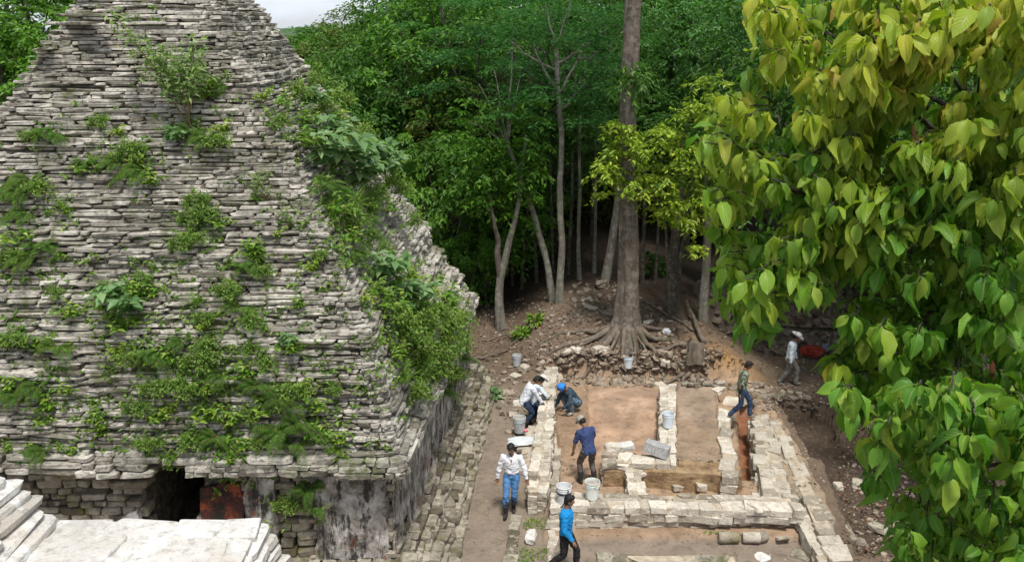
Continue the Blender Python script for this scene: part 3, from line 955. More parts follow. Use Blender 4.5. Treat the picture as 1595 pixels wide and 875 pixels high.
quad_wall('corner_paving', at(1235, 800, .3), at(1262, 772, .34), at(1305, 872, .3), at(1275, 872, .3), -0.02, .30, 0.2, 0.34, M['dig_stone'],
          'patch of flat corner paving stones at the right end of front wall', seed=14, rows=2, prot=0.03)
quad_wall('left_kerb', at(795, 800, .06), at(812, 800, .06), at(806, 885, .06), at(781, 885, .06), -0.1, .06, 0.16, 0.5, M['plinth_stone'],
          'low kerb stones dividing the path from the mossy strip', seed=15, rows=1)
quad_wall('inner_kerb', at(856, 805, .14), at(869, 805, .14), at(868, 885, .14), at(850, 885, .14), -0.1, .14, 0.16, 0.42, M['dig_cream'],
          'line of pale edging stones beside the man in blue shirt', seed=16, rows=1)
cross_wall('terrace_edge', at(930, 862, .04), at(930, 885, .04), at(1150, 885, .04), at(1150, 864, .04), -0.1, .06, 0.16, 0.5, M['plinth_stone'],
           'row of flat paving slabs at the bottom edge of the terrace', seed=17, rows=1)
quad_wall('wall_rubble_footing', at(820, 665, .12), at(850, 665, .12), at(836, 735, .15), at(802, 735, .12), -0.05, .16, 0.12, 0.3, M['dig_stone'],
          'flat stones beside the long wall below the plastic sheet', seed=18, rows=2, prot=0.06)
# cut earth faces
def earth_block(name, pts, z, z0, label, th=0.25):
    m = MB()
    P = [at(x, y, z) for x, y in pts]
    dense = []
    for i in range(len(P)):
        a, b = P[i], P[(i + 1) % len(P)]
        k = max(2, int(np.linalg.norm(b - a) / 0.07))
        for j in range(k):
            q = a + (b - a) * j / k
            dense.append(q)
    dense = np.array(dense); cen = dense.mean(0)
    lv = np.linspace(z0, z, 8)
    R = []
    for zz_ in lv:
        q = dense + (dense - cen) / np.linalg.norm(dense - cen, axis=1)[:, None] * (0.045 * fbm(dense[:, 0] * 4, dense[:, 1] * 4, zz_ * 5, 71) - 0.05 * (zz_ - z0) / (z - z0))[:, None]
        R.append(np.column_stack([q, np.full(len(q), zz_)]))
    k = len(dense)
    V = np.concatenate(R)
    if np.sum(dense[:, 0] * np.roll(dense[:, 1], -1) - np.roll(dense[:, 0], -1) * dense[:, 1]) > 0:
        F = [(i * k + j, i * k + (j + 1) % k, (i + 1) * k + (j + 1) % k, (i + 1) * k + j) for i in range(7) for j in range(k)]
    else:
        F = [(i * k + j, (i + 1) * k + j, (i + 1) * k + (j + 1) % k, i * k + (j + 1) % k) for i in range(7) for j in range(k)]
    m.add(V, F); m.add(R[-1], [list(range(k))])
    o = m.build(name, M['clay_face'])
    return tag(o, kind='structure')
earth_block('earth_bank', [(1056, 727), (1056, 655), (1120, 655), (1124, 727)], .425, -.05, '')
earth_block('earth_bank', [(1000, 734), (1000, 721), (1156, 726), (1158, 742)], .44, -.05, '')
earth_block('earth_bank', [(940, 735), (940, 722), (976, 722), (976, 735)], .40, -.02, '')

# ================================================================== FOREGROUND MASONRY
fg = empty('pale_roof_masonry', (-2.2, 4.0, 7.0))
tag(fg, 'sunlit white limestone top of a nearer building filling the lower left corner', 'masonry')
rng = np.random.default_rng(11)
fm = MB()
ZT = 7.58
def fgp(px, py, z=ZT): return at(px, py, z)
yb = fgp(240, 808)[1]
xr = fgp(403, 810)[0]; xl = fgp(70, 808)[0]
# large flat top slabs in uneven rows
y = yb
row = 0
while y > 1.6:
    dpt = rng.uniform(0.16, 0.34) if row < 4 else 0.45
    x = xl - 0.25
    xe = xr + 0.02
    while x < xe - 0.05:
        w = min(rng.uniform(0.18, 0.52), xe - x)
        if xe - x - w < 0.1: w = xe - x
        stones(fm, [(x + w / 2, y - dpt / 2, ZT - 0.045 + rng.normal(0, 0.004))], [(1, rng.normal(0, .03), rng.normal(0, .02))], [(rng.normal(0, .05), 1, rng.normal(0, .02))], [(0, 0, 1)],
               [(w * 0.99, dpt * 1.0, 0.09)], rng, 0.05, flat=True)
        x += w
    y -= dpt; row += 1
gx_, gy_ = np.meshgrid(np.linspace(xl - .2, xr - .01, 90), np.linspace(1.6, yb - .02, 140))
gz_ = ZT - .006 + .010 * fbm(gx_ * 5, gy_ * 5, 0, 7) + .006 * vnoise(gx_ * 17, gy_ * 17, 0, 8)
kk_ = np.arange(139)[:, None] * 90 + np.arange(89)[None]
fm.add(np.stack([gx_, gy_, gz_], -1).reshape(-1, 3), np.stack([kk_, kk_ + 1, kk_ + 91, kk_ + 90], -1).reshape(-1, 4))
# right-hand end: thin courses stepping down and outward
for k in range(16):
    zc_ = ZT - 0.06 - 0.055 * k
    xo = xr + 0.030 * (k + 1) + rng.normal(0, 0.006)
    y = yb - 0.01 * k + 0.02
    while y > 2.0:
        l = rng.uniform(0.14, 0.4)
        stones(fm, [(xo - 0.18, y - l / 2, zc_)], [(0, 1, 0.02)], [(1, rng.normal(0, .03), rng.normal(0, .05))], [(0, 0, 1)], [(l * 0.98, 0.4 + rng.normal(0, .02), 0.05)], rng, 0.08)
        y -= l
# back face courses
for k in range(1, 40):
    zc_ = ZT - 0.06 * k
    x = xl - 1.2
    while x < xr - .3 + 0.03 * min(k, 16):
        w = rng.uniform(0.2, 0.4)
        stones(fm, [(x + w / 2, yb - 0.14 + 0.008 * k, zc_ - .02)], [(1, 0, 0)], [(0, 1, 0)], [(0, 0, 1)], [(w * .98, 0.34, 0.055)], rng, 0.08, low=True)
        x += w
# left-hand end: thin courses rising step by step
for k in range(15):
    zc_ = ZT + 0.02 + 0.048 * k
    xo = xl + 0.10 - 0.055 * k + rng.normal(0, 0.008)
    y = yb + 0.02 - 0.004 * k
    while y > 2.2:
        l = rng.uniform(0.2, 0.6)
        stones(fm, [(xo - 0.2, y - l / 2, zc_)], [(0, 1, 0.01)], [(1, rng.normal(0, .03), rng.normal(-.06, .04))], [(0, 0, 1)], [(l * 0.98, 0.42 + rng.normal(0, .02), 0.046)], rng, 0.09)
        y -= l
fo = fm.build('stone_courses', M['white_stone']); child_of(fo, fg)
ck = MB()
box(ck, xl - 1.6, xr - 0.03, 1.5, yb - 0.12, 0.0, ZT - 0.07)
fo = ck.build('masonry_core', M['mortar']); child_of(fo, fg)
# ================================================================== LEAVES AND TREES
def frames_from_dir(Dv, Nhint):
    Dv = Dv / (np.linalg.norm(Dv, axis=1)[:, None] + 1e-9)
    S = np.cross(Dv, Nhint); S /= (np.linalg.norm(S, axis=1)[:, None] + 1e-9)
    N_ = np.cross(S, Dv)
    return Dv, S, N_
LEAF4_V = np.array([[0, 0, 0], [0.5, 0.45, 0.10], [0, 1.0, -0.12], [-0.5, 0.45, 0.10], [0, 0.5, 0.0]])
LEAF4_F = np.array([[0, 1, 4], [1, 2, 4], [0, 4, 3], [4, 2, 3]])
LEAF2_V = np.array([[0, 0, 0], [0.5, 0.42, 0.08], [0, 1.0, -0.10], [-0.5, 0.42, 0.08]])
LEAF2_F = np.array([[0, 1, 2], [0, 2, 3]])
# ovate leaf with pointed tip and drooping blade: x side, y along, z normal
def big_leaf():
    prof = [(0.0, 0.0), (0.06, 0.10), (0.2, 0.34), (0.4, 0.5), (0.6, 0.47), (0.78, 0.32), (0.9, 0.14), (1.0, 0.0)]
    V, UV = [], []
    for t, w in prof:
        zc = -0.22 * t * t
        for s in (-1, -0.5, 0, 0.5, 1):
            V.append((s * w, t - 0.03 * abs(s) * (t > .8), zc + 0.22 * abs(s) * w - 0.05 * (abs(s) == 1) * math.sin(t * 17)))
            UV.append((0.5 + s * 0.5 * (w / 0.5), t))
    F = []
    for i in range(len(prof) - 1):
        for j in range(4):
            F.append((i * 5 + j, i * 5 + j + 1, (i + 1) * 5 + j + 1, (i + 1) * 5 + j))
    return np.array(V), np.array(F), np.array(UV)
BL_V, BL_F, BL_UV = big_leaf()
def leaves(mb, P, Dv, Nh, size, width, tpl=(LEAF2_V, LEAF2_F), uv=None, tint=None, mi=0, curl=None):
    """P base points, Dv pointing dirs, Nh normal hints, size lengths, width relative"""
    P, Dv, Nh = np.asarray(P, float), np.asarray(Dv, float), np.asarray(Nh, float)
    n = len(P)
    if n == 0: return
    D_, S, N_ = frames_from_dir(Dv, Nh)
    T, F = tpl
    size = np.broadcast_to(size, (n,))[:, None, None]
    Tt = np.broadcast_to(T, (n,) + T.shape).copy()
    if curl is not None:
        Tt[:, :, 2] += curl[:, None] * Tt[:, :, 1] ** 2
    W = P[:, None] + size * (Tt[:, :, 0:1] * width * S[:, None] + Tt[:, :, 1:2] * D_[:, None] + Tt[:, :, 2:3] * N_[:, None])
    nf = np.arange(n)[:, None, None] * len(T) + F[None]
    u = None
    if uv is not None:
        u = np.broadcast_to(uv[F.ravel()].reshape(1, -1, 2), (n, F.size, 2)).reshape(-1, 2)
    tv = None if tint is None else np.repeat(tint, len(T))
    mb.add(W.reshape(-1, 3), nf.reshape(-1, F.shape[1]), uv=u, tint=tv, mi=mi)
def runit(rng, n):
    v = rng.normal(size=(n, 3)); return v / np.linalg.norm(v, axis=1)[:, None]

def crown_mesh(name, mat, R, Hh, ncl, nleaf, lsize, rng, flat=0.35, tiers=0, droop=0.3, clr=0.62, width=0.42, shape='round', twigs=True, hollow=0.35):
    """unit crown around its centre (0,0,0): half width R, half height Hh. clusters of leaf sprays on forking limbs"""
    mb = MB()
    cl = []
    while len(cl) < ncl:
        u = runit(rng, 1)[0]
        r = rng.uniform(hollow, 1.0) ** 0.6
        lump = 1 + 0.42 * float(vnoise(u[0] * 2.1 + R, u[1] * 2.1, u[2] * 2.1 + Hh, 5))
        p = u * r * lump
        if tiers: p[2] = (np.round((p[2] + 1) * tiers / 2) / tiers * 2 - 1) + rng.normal(0, 0.05)
        if shape == 'dome' and p[2] < -0.5: continue
        if shape == 'drape' and p[2] < -0.9: continue
        cl.append((p[0] * R, p[1] * R, p[2] * Hh))
    cl = np.array(cl)
    # sprays: every cluster is a few twigs with leaves along them
    P_, D_, N_, S_ = [], [], [], []
    for c in cl:
        out = np.array([c[0], c[1], c[2] * 0.3]); out /= np.linalg.norm(out) + 1e-6
        rad = clr * rng.uniform(0.6, 1.3)
        k = nleaf
        tw = max(3, nleaf // 9)
        td = runit(rng, tw) * [1, 1, flat] + out * 0.6
        td /= np.linalg.norm(td, axis=1)[:, None]
        ti = rng.integers(0, tw, k)
        s = rng.uniform(0.15, 1, k)
        b = c + td[ti] * (s * rad)[:, None] - np.array([0, 0, 1]) * (droop * s * s * rad)[:, None]
        side = np.cross(td[ti], [0, 0, 1.0]) * rng.choice([-1, 1], k)[:, None]
        d = side * 0.8 + td[ti] * 0.7 + rng.normal(0, 0.25, (k, 3)); d[:, 2] -= droop
        nh = np.array([0, 0, 1.0]) + rng.normal(0, 0.45, (k, 3)) + out * 0.25
        P_.append(b + rng.normal(0, 0.05, (k, 3))); D_.append(d); N_.append(nh); S_.append(lsize * rng.uniform(0.6, 1.3, k))
    leaves(mb, np.concatenate(P_), np.concatenate(D_), np.concatenate(N_), np.concatenate(S_), width)
    # tint per cluster height not used; limbs to a third of clusters
    if twigs:
        for c in cl[:: max(1, ncl // 26)]:
            st = np.array([0, 0, -Hh * 0.8]) + rng.normal(0, 0.05, 3)
            mid = (st + c) / 2 + np.array([0, 0, -0.15 * R]) + rng.normal(0, 0.12 * R, 3)
            tube(mb, [st, st * .5 + mid * .5 + [0, 0, -.02 * R], mid, (mid + c) / 2 + [0, 0, 0.03 * R], c], [0.022 * R, 0.018 * R, 0.013 * R, 0.009 * R, 0.004 * R], 5, cap=False, mi=1)
    return mb.mesh(name, [mat, M['bark_dark']])

rngT = np.random.default_rng(21)
CR = {}
for key, mat in (('dark', M['leaf_dark']), ('mid', M['leaf_mid']), ('olive', M['leaf_olive']), ('cool', M['leaf_bluish'])):
    CR[key] = [crown_mesh('crown', mat, 3.0, 2.6, 150, 75, 0.20, rngT, flat=0.4, droop=0.35, clr=0.75, width=0.42) for _ in range(1)]
CR['tier'] = [crown_mesh('crown', M['leaf_bluish'], 3.0, 2.6, 130, 100, 0.15, rngT, flat=0.12, tiers=6, droop=0.12, clr=0.95, width=0.34)]
CR['broad'] = [crown_mesh('crown', M['leaf_mid'], 3.0, 2.6, 130, 60, 0.27, rngT, flat=0.6, droop=0.8, clr=0.6, width=0.46)]
CR['yellow'] = [crown_mesh('crown', M['leaf_yellow'], 3.0, 2.6, 120, 80, 0.20, rngT, flat=0.3, droop=0.35, clr=0.62, width=0.40, hollow=0.15)]
TRUNK = []
def trunk_mesh(r0, r1, h, lean, wob, rng, mat, seg=10, butt=0.0):
    mb = MB()
    k = max(8, int(h / 0.5))
    t = np.linspace(0, 1, k)
    x = lean[0] * h * t + wob * np.array([fbm(v * 2.2, rng_seed, 0, 3) for v, rng_seed in zip(t * 3, [rng.uniform(0, 1)] * k)])
    y = lean[1] * h * t
    r = r1 + (r0 - r1) * (1 - t) ** 1.2 + butt * np.exp(-t * h / 0.35)
    tube(mb, np.column_stack([x - x[0], y, t * h - 0.25]), r, seg, lump=0.18, seed=int(rng.integers(0, 99)), cap=True)
    return mb.mesh('trunk', mat, smooth=True)
ORD = ['first', 'second', 'third', 'fourth', 'fifth', 'sixth', 'seventh', 'eighth', 'ninth', 'tenth', 'eleventh', 'twelfth', 'thirteenth',
       'fourteenth', 'fifteenth', 'sixteenth', 'seventeenth', 'eighteenth', 'nineteenth', 'twentieth', 'twenty-first', 'twenty-second', 'twenty-third', 'twenty-fourth', 'twenty-fifth', 'twenty-sixth']
def put_tree(px, py, Y, R, kind, zs=1.0, label=None, name='forest_tree', trunk=True, tr=0.14, bark_='bark_dark', cat='tree', group='rainforest trees behind the dig'):
    c = atY(px, py, Y)
    gz = H(c[0], c[1])
    root = empty(name, (c[0], c[1], gz), rngT.uniform(0, 6.28))
    tag(root, label, cat, group)
    me = CR[kind][int(rngT.integers(0, len(CR[kind])))]
    o = bpy.data.objects.new('crown', me); COL.objects.link(o); o.parent = root
    s = R / 3.0
    o.location = (0, 0, c[2] - gz); o.scale = (s, s, s * zs)
    if trunk:
        h = max(1.0, c[2] - gz - 0.5 * 2.6 * s * zs)
        t = bpy.data.objects.new('trunk', trunk_mesh(tr, tr * 0.5, h + .3, rngT.normal(0, 0.015, 2), 0.12, rngT, M[bark_])); COL.objects.link(t); t.parent = root
    return root

# hand-placed crowns (photo pixel of crown centre, distance Y, radius, kind, vertical stretch, label)
HAND = [
    (590, 175, 40, 3.8, 'dark', 1.0, 'dense dark green crown just right of the temple roof skyline'),
    (512, 165, 44, 3.0, 'mid', 0.9, 'mid green bushy crown nearest the patch of sky'),
    (655, 60, 42, 3.4, 'dark', 1.0, 'dark crown reaching the top edge beside the sky gap'),
    (560, 260, 36, 3.4, 'dark', 1.1, 'dark crown half hidden behind the overgrown right slope of temple'),
    (640, 170, 37, 3.2, 'dark', 1.2, 'deep green crown between the temple and the pale dead twigs'),
    (700, 70, 38, 3.8, 'mid', 1.0, 'bright mid green crown at the top left of centre'),
    (730, 190, 36, 3.0, 'olive', 1.1, 'olive toned crown above the bright fringe beside slender trunks'),
    (690, 290, 32, 2.5, 'broad', 1.0, 'bright broad leaved small tree hanging right of temple slope'),
    (760, 330, 33, 2.3, 'mid', 1.1, 'leafy small tree standing over the leaning left trunk'),
    (720, 400, 31, 1.4, 'broad', 0.9, 'low bright bush at the left foot of forest edge'),
    (800, 90, 34, 3.2, 'tier', 1.0, 'feathery layered crown left of the slender straight trunk'),
    (880, 60, 33, 3.0, 'tier', 1.0, 'feathery layered crown on top of the slender straight trunk'),
    (860, 220, 36, 2.6, 'tier', 0.9, 'layered cool green crown behind the slender straight trunk'),
    (930, 140, 38, 3.2, 'dark', 1.0, 'dark crown directly left of the great trunk'),
    (1010, 70, 38, 2.8, 'dark', 1.2, 'shaded crown directly right of the great trunk'),
    (1110, 60, 36, 2.8, 'cool', 1.0, 'glossy cool green crown left of the big leaved tree top'),
    (1080, 170, 38, 2.4, 'mid', 1.0, 'mid green crown between great trunk and big leaved tree'),
    (1110, 300, 33, 1.6, 'yellow', 1.1, 'yellow green young tree touching the big leaved tree'),
]
for px, py, Y, R, k, zs, lab in HAND:
    put_tree(px, py, Y, R, k, zs, lab, trunk=py > 90 and not lab.startswith('feathery layered crown on'))
# the far bank of forest: rows of trees, lit crowns above dark trunks
rows = [(43, 3.6, 13, (430, 1250), (170, 250), ['dark', 'mid', 'dark', 'olive']), (50, 4.4, 12, (400, 1330), (70, 150), ['dark', 'mid', 'cool', 'dark']),
        (58, 5.2, 11, (640, 1500), (-20, 40), ['dark', 'dark', 'mid'])]
rn = ['front', 'middle', 'far']
for ri, (Y, R, nn, (xa, xb), (ya, yb_), kinds) in enumerate(rows):
    for i in range(nn):
        px = xa + (xb - xa) * (i + 0.5) / nn + rngT.uniform(-12, 12)
        py = rngT.uniform(ya, yb_)
        if px < 640: py = 255 + 12 * R - max(0, px - 560) * .9
        put_tree(px, py, Y + rngT.uniform(-1.5, 1.5), R * rngT.uniform(0.85, 1.15), kinds[int(rngT.integers(0, len(kinds)))], rngT.uniform(0.9, 1.2),
                 'dense jungle tree, %s from the left in the %s row behind the dig' % (ORD[i], rn[ri]), trunk=ri < 1)
for i, (px, py, Y, R) in enumerate([(1240, 120, 30, 3.4), (1330, 220, 27, 3.0), (1450, 160, 25, 3.4), (1560, 260, 22, 3.2), (1400, 60, 34, 4.0), (1545, 40, 33, 4.2), (1340, 370, 31, 2.4), (1480, 390, 24, 2.4), (1590, 450, 19, 2.2)]):
    put_tree(px, py, Y, R, 'dark', 1.1, 'shadowed green tree, %s from left of those behind the big leaved tree' % ORD[i], trunk=i < 7, group='shaded trees behind the big leaved tree')
for i, (px, py, Y, R) in enumerate([(10, 60, 30, 3.4), (70, 10, 33, 3.4), (-60, 150, 27, 3.2), (-20, 20, 36, 4.0)]):
    put_tree(px, py, Y, R, ['mid', 'dark', 'mid', 'dark'][i], 1.0,
             ['mid green tree filling the upper left corner behind the temple', 'dark tree whose crown meets the temple roof near upper left corner', 'low green tree cut by the left edge beside the temple roof', 'tall dark tree rearmost in the upper left corner'][i], trunk=False, group='trees left of the temple')

for i in range(9):
    put_tree(415 + i * 20 + rngT.uniform(-5, 5), rngT.uniform(122, 146) - max(0, i - 4) * 10, 74 + rngT.uniform(-6, 8), rngT.uniform(4.6, 5.6), ['mid', 'dark', 'olive'][i % 3], .9,
             'far treetop under the patch of sky, %s from left' % ORD[i], trunk=False, group='far treetops under the sky')
# canopy of the forest beyond, one continuous mass
fm_ = MB()
gx_ = np.linspace(-130, 130, 130); gy_ = np.concatenate([np.linspace(62, 130, 30), np.linspace(140, 420, 10)])
XX, YY = np.meshgrid(gx_, gy_)
ZZ = 9.0 + 2.5 * fbm(XX * 0.12, YY * 0.12, 0, 3) + 1.6 * np.abs(vnoise(XX * 0.45, YY * 0.45, 0, 4)) - 9.5 * (YY < 63) - 2.6 * sstep(3, -12, XX) + (YY - 62) * .004
kk = np.arange(39)[:, None] * 130 + np.arange(129)[None]
FF = np.stack([kk, kk + 1, kk + 131, kk + 130], -1).reshape(-1, 4)
fm_.add(np.stack([XX, YY, ZZ], -1).reshape(-1, 3), FF)
n_ = 30000
rg = np.random.default_rng(3)
ix = rg.uniform(-68, 88, n_); iy = rg.uniform(62.5, 100, n_)
iz = 9.0 + 2.5 * fbm(ix * 0.12, iy * 0.12, 0, 3) + 1.6 * np.abs(vnoise(ix * 0.45, iy * 0.45, 0, 4)) - 2.6 * sstep(3, -12, ix)
low = rg.random(n_) < 0.35
iy = np.where(low, rg.uniform(61.0, 62.6, n_), iy); iz = np.where(low, rg.uniform(0, 1, n_) * iz, iz)
leaves(fm_, np.column_stack([ix, iy, iz]), runit(rg, n_) * [1, 1, .5], np.array([0, -.5, 1.0]) + rg.normal(0, .4, (n_, 3)), rg.uniform(0.5, 0.9, n_), 0.6)
far = fm_.build('distant_forest', M['leaf_dark'])
tag(far, 'mass of dark rainforest canopy beyond the nearest trees', 'forest', kind='stuff')

# ---- trunks seen in front of the dark forest interior
def path_tree(name, base_px, pts, r0, r1, mat, label, crown=None, Y=None, seg=12, butt=0.0, cat='tree', seed=0):
    """trunk through photo points at the base's distance; the path is real 3D geometry in the plane of the tree"""
    b = ground_at(*base_px)
    Yb = b[1]
    P = [np.array([b[0], Yb, b[2] - 0.2])]
    for (px, py, dy) in pts:
        P.append(atY(px, py, Yb + dy))
    P = np.array(P)
    L = np.concatenate([[0], np.cumsum(np.linalg.norm(np.diff(P, axis=0), axis=1))])
    s = np.linspace(0, L[-1], max(12, int(L[-1] / 0.3)))
    Q = np.column_stack([np.interp(s, L, P[:, i]) for i in range(3)])
    w = np.sin(np.linspace(0, math.pi, len(s)))
    Q[:, 0] += w * 0.06 * fbm(s * 0.6, seed, 0, 5); Q[:, 1] += w * 0.06 * fbm(s * 0.6, seed + 9, 0, 6)
    t = s / s[-1]
    r = r1 + (r0 - r1) * (1 - t) + butt * np.exp(-s / 0.45)
    root = empty(name, tuple(b)); tag(root, label, cat)
    m = MB(); tube(m, Q - b, r, seg, lump=0.16, seed=seed)
    o = m.build('trunk', M[mat], root, smooth=True)
    return root, b, Q, r
def limb(root, b, pts, rad, mat='bark_pale', name='branch'):
    m = MB(); P = np.array(pts) - b
    L = np.concatenate([[0], np.cumsum(np.linalg.norm(np.diff(P, axis=0), axis=1))])
    s = np.linspace(0, L[-1], 14)
    Q = np.column_stack([np.interp(s, L, P[:, i]) for i in range(3)])
    Q += np.column_stack([fbm(s * 1.1 + b[0], i * 7.7, 0, 3) * 0.12 for i in range(3)]) * np.sin(np.linspace(0, math.pi, 14))[:, None]
    tube(m, Q, np.linspace(rad, rad * 0.35, 14), 6, lump=0.1)
    return m.build(name, M[mat], root, smooth=True)
def sprays(root, b, centers, mat, n, size, rad, rng, name='crown', flat=0.2, width=0.4, droop=0.3):
    m = MB()
    for c in centers:
        c = np.asarray(c) - b
        k = n
        tw = runit(rng, 7) * [1, 1, flat]; tw /= np.linalg.norm(tw, axis=1)[:, None]
        ti = rng.integers(0, 7, k); s = rng.uniform(0.1, 1, k)
        P = c + tw[ti] * (s * rad)[:, None]; P[:, 2] -= droop * s * s * rad
        side = np.cross(tw[ti], [0, 0, 1.0]) * rng.choice([-1, 1], k)[:, None]
        d = side + tw[ti] * 0.6 + rng.normal(0, .2, (k, 3)); d[:, 2] -= droop
        leaves(m, P + rng.normal(0, .03, (k, 3)), d, np.array([0, 0, 1.0]) + rng.normal(0, .4, (k, 3)), size * rng.uniform(.6, 1.3, k), width)
    return m.build(name, mat, root)
rg = np.random.default_rng(8)
# great buttressed tree
bt = ground_at(972, 528)
def bigflute(i, ang):
    a = 0.55 * math.exp(-i * 0.20)
    return 1 + 0.05 * np.sin(ang * 5 + 1) + a * np.clip(np.sin(ang * 4 + 0.6 + 0.25 * np.sin(ang * 2)), -0.15, 1) * 0.9 + 0.03 * np.sin(ang * 13 + i * .2)
root = empty('buttressed_tree', tuple(bt))
tag(root, 'great straight tree with thick furrowed trunk and spreading roots on the mound', 'tree')
m = MB()
zz = np.concatenate([np.linspace(-0.4, 3, 22), np.linspace(3.3, 16, 30)])
topx = atY(985, 0, bt[1])[0] - bt[0]
basex = 0.05
xx = basex + (topx - basex) * np.clip(zz / 10, 0, 1.6) + 0.05 * np.sin(zz * 0.7)
rr = 0.215 + 0.16 * np.exp(-np.clip(zz, 0, 99) / 4.0) + 0.30 * np.exp(-np.clip(zz, 0, 99) / 0.35)
tube(m, np.column_stack([xx, 0 * zz, zz]), rr, 40, lump=0.07, seed=3, flute=bigflute)
tr_ = m.build('trunk', M['bark_big'], root, smooth=True)
def root_tube(pts, r0, r1, parent, b, name='root', mat='root', seed=0):
    P = np.array(pts, float)
    L = np.concatenate([[0], np.cumsum(np.linalg.norm(np.diff(P[:, :2], axis=0), axis=1))])
    s = np.linspace(0, L[-1], max(8, int(L[-1] / 0.15)))
    Q = np.column_stack([np.interp(s, L, P[:, i]) for i in range(3)])
    Q[:, 0] += 0.09 * fbm(s * 1.4, seed * 3.1, 0, 2); Q[:, 1] += 0.09 * fbm(s * 1.4, seed * 5.3, 0, 4)
    lift = np.interp(s, L, P[:, 2])
    g = hgrid(Q[:, 0], Q[:, 1])
    Q[:, 2] = g + lift + 0.02 * fbm(s * 2, seed, 0, 9)
    m = MB(); tube(m, Q - b, np.linspace(r0, r1, len(s)), 8, lump=0.2, seed=seed)
    return m.build(name, M[mat], parent, smooth=True)
RT = [([(-.25, -.2, .45), (-.55, -.55, .12), (-1.1, -.9, .05), (-1.7, -1.1, 0)], .13, .03), ([(-.3, 0, .5), (-.8, -.15, .15), (-1.5, -.3, .04), (-2.4, -.5, 0.01)], .12, .03),
      ([(-.05, -.35, .5), (-.15, -.7, .15), (-.2, -.95, .02)], .10, .04), ([(.15, -.35, .5), (.2, -.8, .14), (.22, -.95, .0)], .09, .03),
      ([(.3, -.2, .5), (.6, -.6, .15), (.9, -.9, .03), (1.4, -1.0, 0)], .12, .03), ([(.35, 0, .45), (.9, -.2, .12), (1.6, -.5, .03), (2.4, -.6, 0)], .11, .03),
      ([(-.3, .1, .4), (-.9, .3, .1), (-1.9, .5, .03), (-2.9, .3, .0)], .10, .025), ([(.3, .2, .4), (.9, .5, .1), (1.9, .6, .02)], .09, .025),
      ([(-.2, -.3, .35), (-.45, -.8, .08), (-.8, -1.0, 0)], .07, .02), ([(.2, -.3, .35), (.55, -.9, .08), (.7, -1.0, .0)], .06, .02)]
for i, (pts, a, c) in enumerate(RT):
    root_tube([(bt[0] + x, bt[1] + y, z_) for x, y, z_ in pts], a, c, root, bt, seed=i)
cc_ = [atY(x, y, bt[1] - 0.6 + rg.uniform(-.5, .8)) for x, y in [(985, 105), (995, 118), (975, 118), (1005, 112), (985, 130), (990, 120)]]
sprays(root, bt, cc_, M['leaf_dark'], 90, 0.2, 0.55, rg, name='epiphyte', flat=0.6, droop=0.8)
top = np.array([bt[0] + topx * 1.3, bt[1], bt[2] + 14.5])
sprays(root, bt, [top + rg.normal(0, 1, 3) * [3.0, 3.0, 1.2] + [0, 0, 0.8] for _ in range(110)], M['leaf_mid'], 60, 0.24, 0.9, rg)

# slender pale tree, with forking twigs above
root, b, Q, r = path_tree('slender_tree', (871, 470), [(876, 380, 0), (872, 280, 0), (874, 200, 0), (868, 120, 0), (866, 60, 0)], .13, .06, 'bark_pale', 'slender straight pale trunk left of the great tree, blotched with lichen', seed=2, butt=.05)
for (x, y, x2, y2) in [(868, 150, 915, 60), (868, 140, 830, 70), (867, 110, 790, 60), (867, 100, 950, 40), (900, 90, 935, 80), (868, 175, 910, 130), (866, 70, 850, 5), (866, 70, 890, 0)]:
    limb(root, b, [atY(x, y, b[1]), atY((x + x2) / 2, (y + y2) / 2 + 6, b[1] - .1), atY(x2, y2, b[1] - rg.uniform(-.5, .6))], .045)
sprays(root, b, [atY(rg.uniform(780, 970), rg.uniform(8, 190), b[1] + rg.uniform(-1.2, 1.0)) for _ in range(80)], M['leaf_bluish'], 75, 0.17, 0.75, rg, flat=0.12, droop=0.12, width=.34)
# leaning pale tree
root, b, Q, r = path_tree('leaning_tree', (862, 468), [(852, 410, 0), (832, 335, 0), (812, 280, 0), (790, 225, .1)], .12, .06, 'bark_pale', 'pale trunk leaning left, its foot beside the slender straight trunk', seed=4, butt=.03)
for (x2, y2) in [(745, 130), (770, 110), (810, 120), (730, 190), (800, 40)]:
    limb(root, b, [atY(790, 228, b[1] + .1), atY((790 + x2) / 2, (228 + y2) / 2 - 8, b[1]), atY(x2, y2, b[1] + rg.uniform(-.6, .6))], .045)
sprays(root, b, [atY(rg.uniform(700, 840), rg.uniform(150, 300), b[1] + rg.uniform(-1.0, .8)) for _ in range(60)], M['leaf_mid'], 70, 0.18, 0.6, rg, droop=.4)
# twisted grey tree with a rotten fork at the left
root, b, Q, r = path_tree('forked_tree', (781, 512), [(776, 470, 0), (780, 430, 0), (795, 370, 0), (806, 320, 0), (812, 270, 0), (820, 210, 0)], .16, .04, 'bark_pale', 'grey forked trunk nearest the temple, with hollow brown split', seed=5, butt=.06)
limb(root, b, [atY(779, 430, b[1]), atY(776, 395, b[1]), atY(770, 350, b[1] - .1), atY(762, 300, b[1] - .1)], .12, name='branch', mat='bark_big')
sprays(root, b, [atY(rg.uniform(730, 840), rg.uniform(230, 345), b[1] + rg.uniform(-.9, .6)) for _ in range(34)], M['leaf_mid'], 60, 0.2, 0.5, rg, droop=.5)
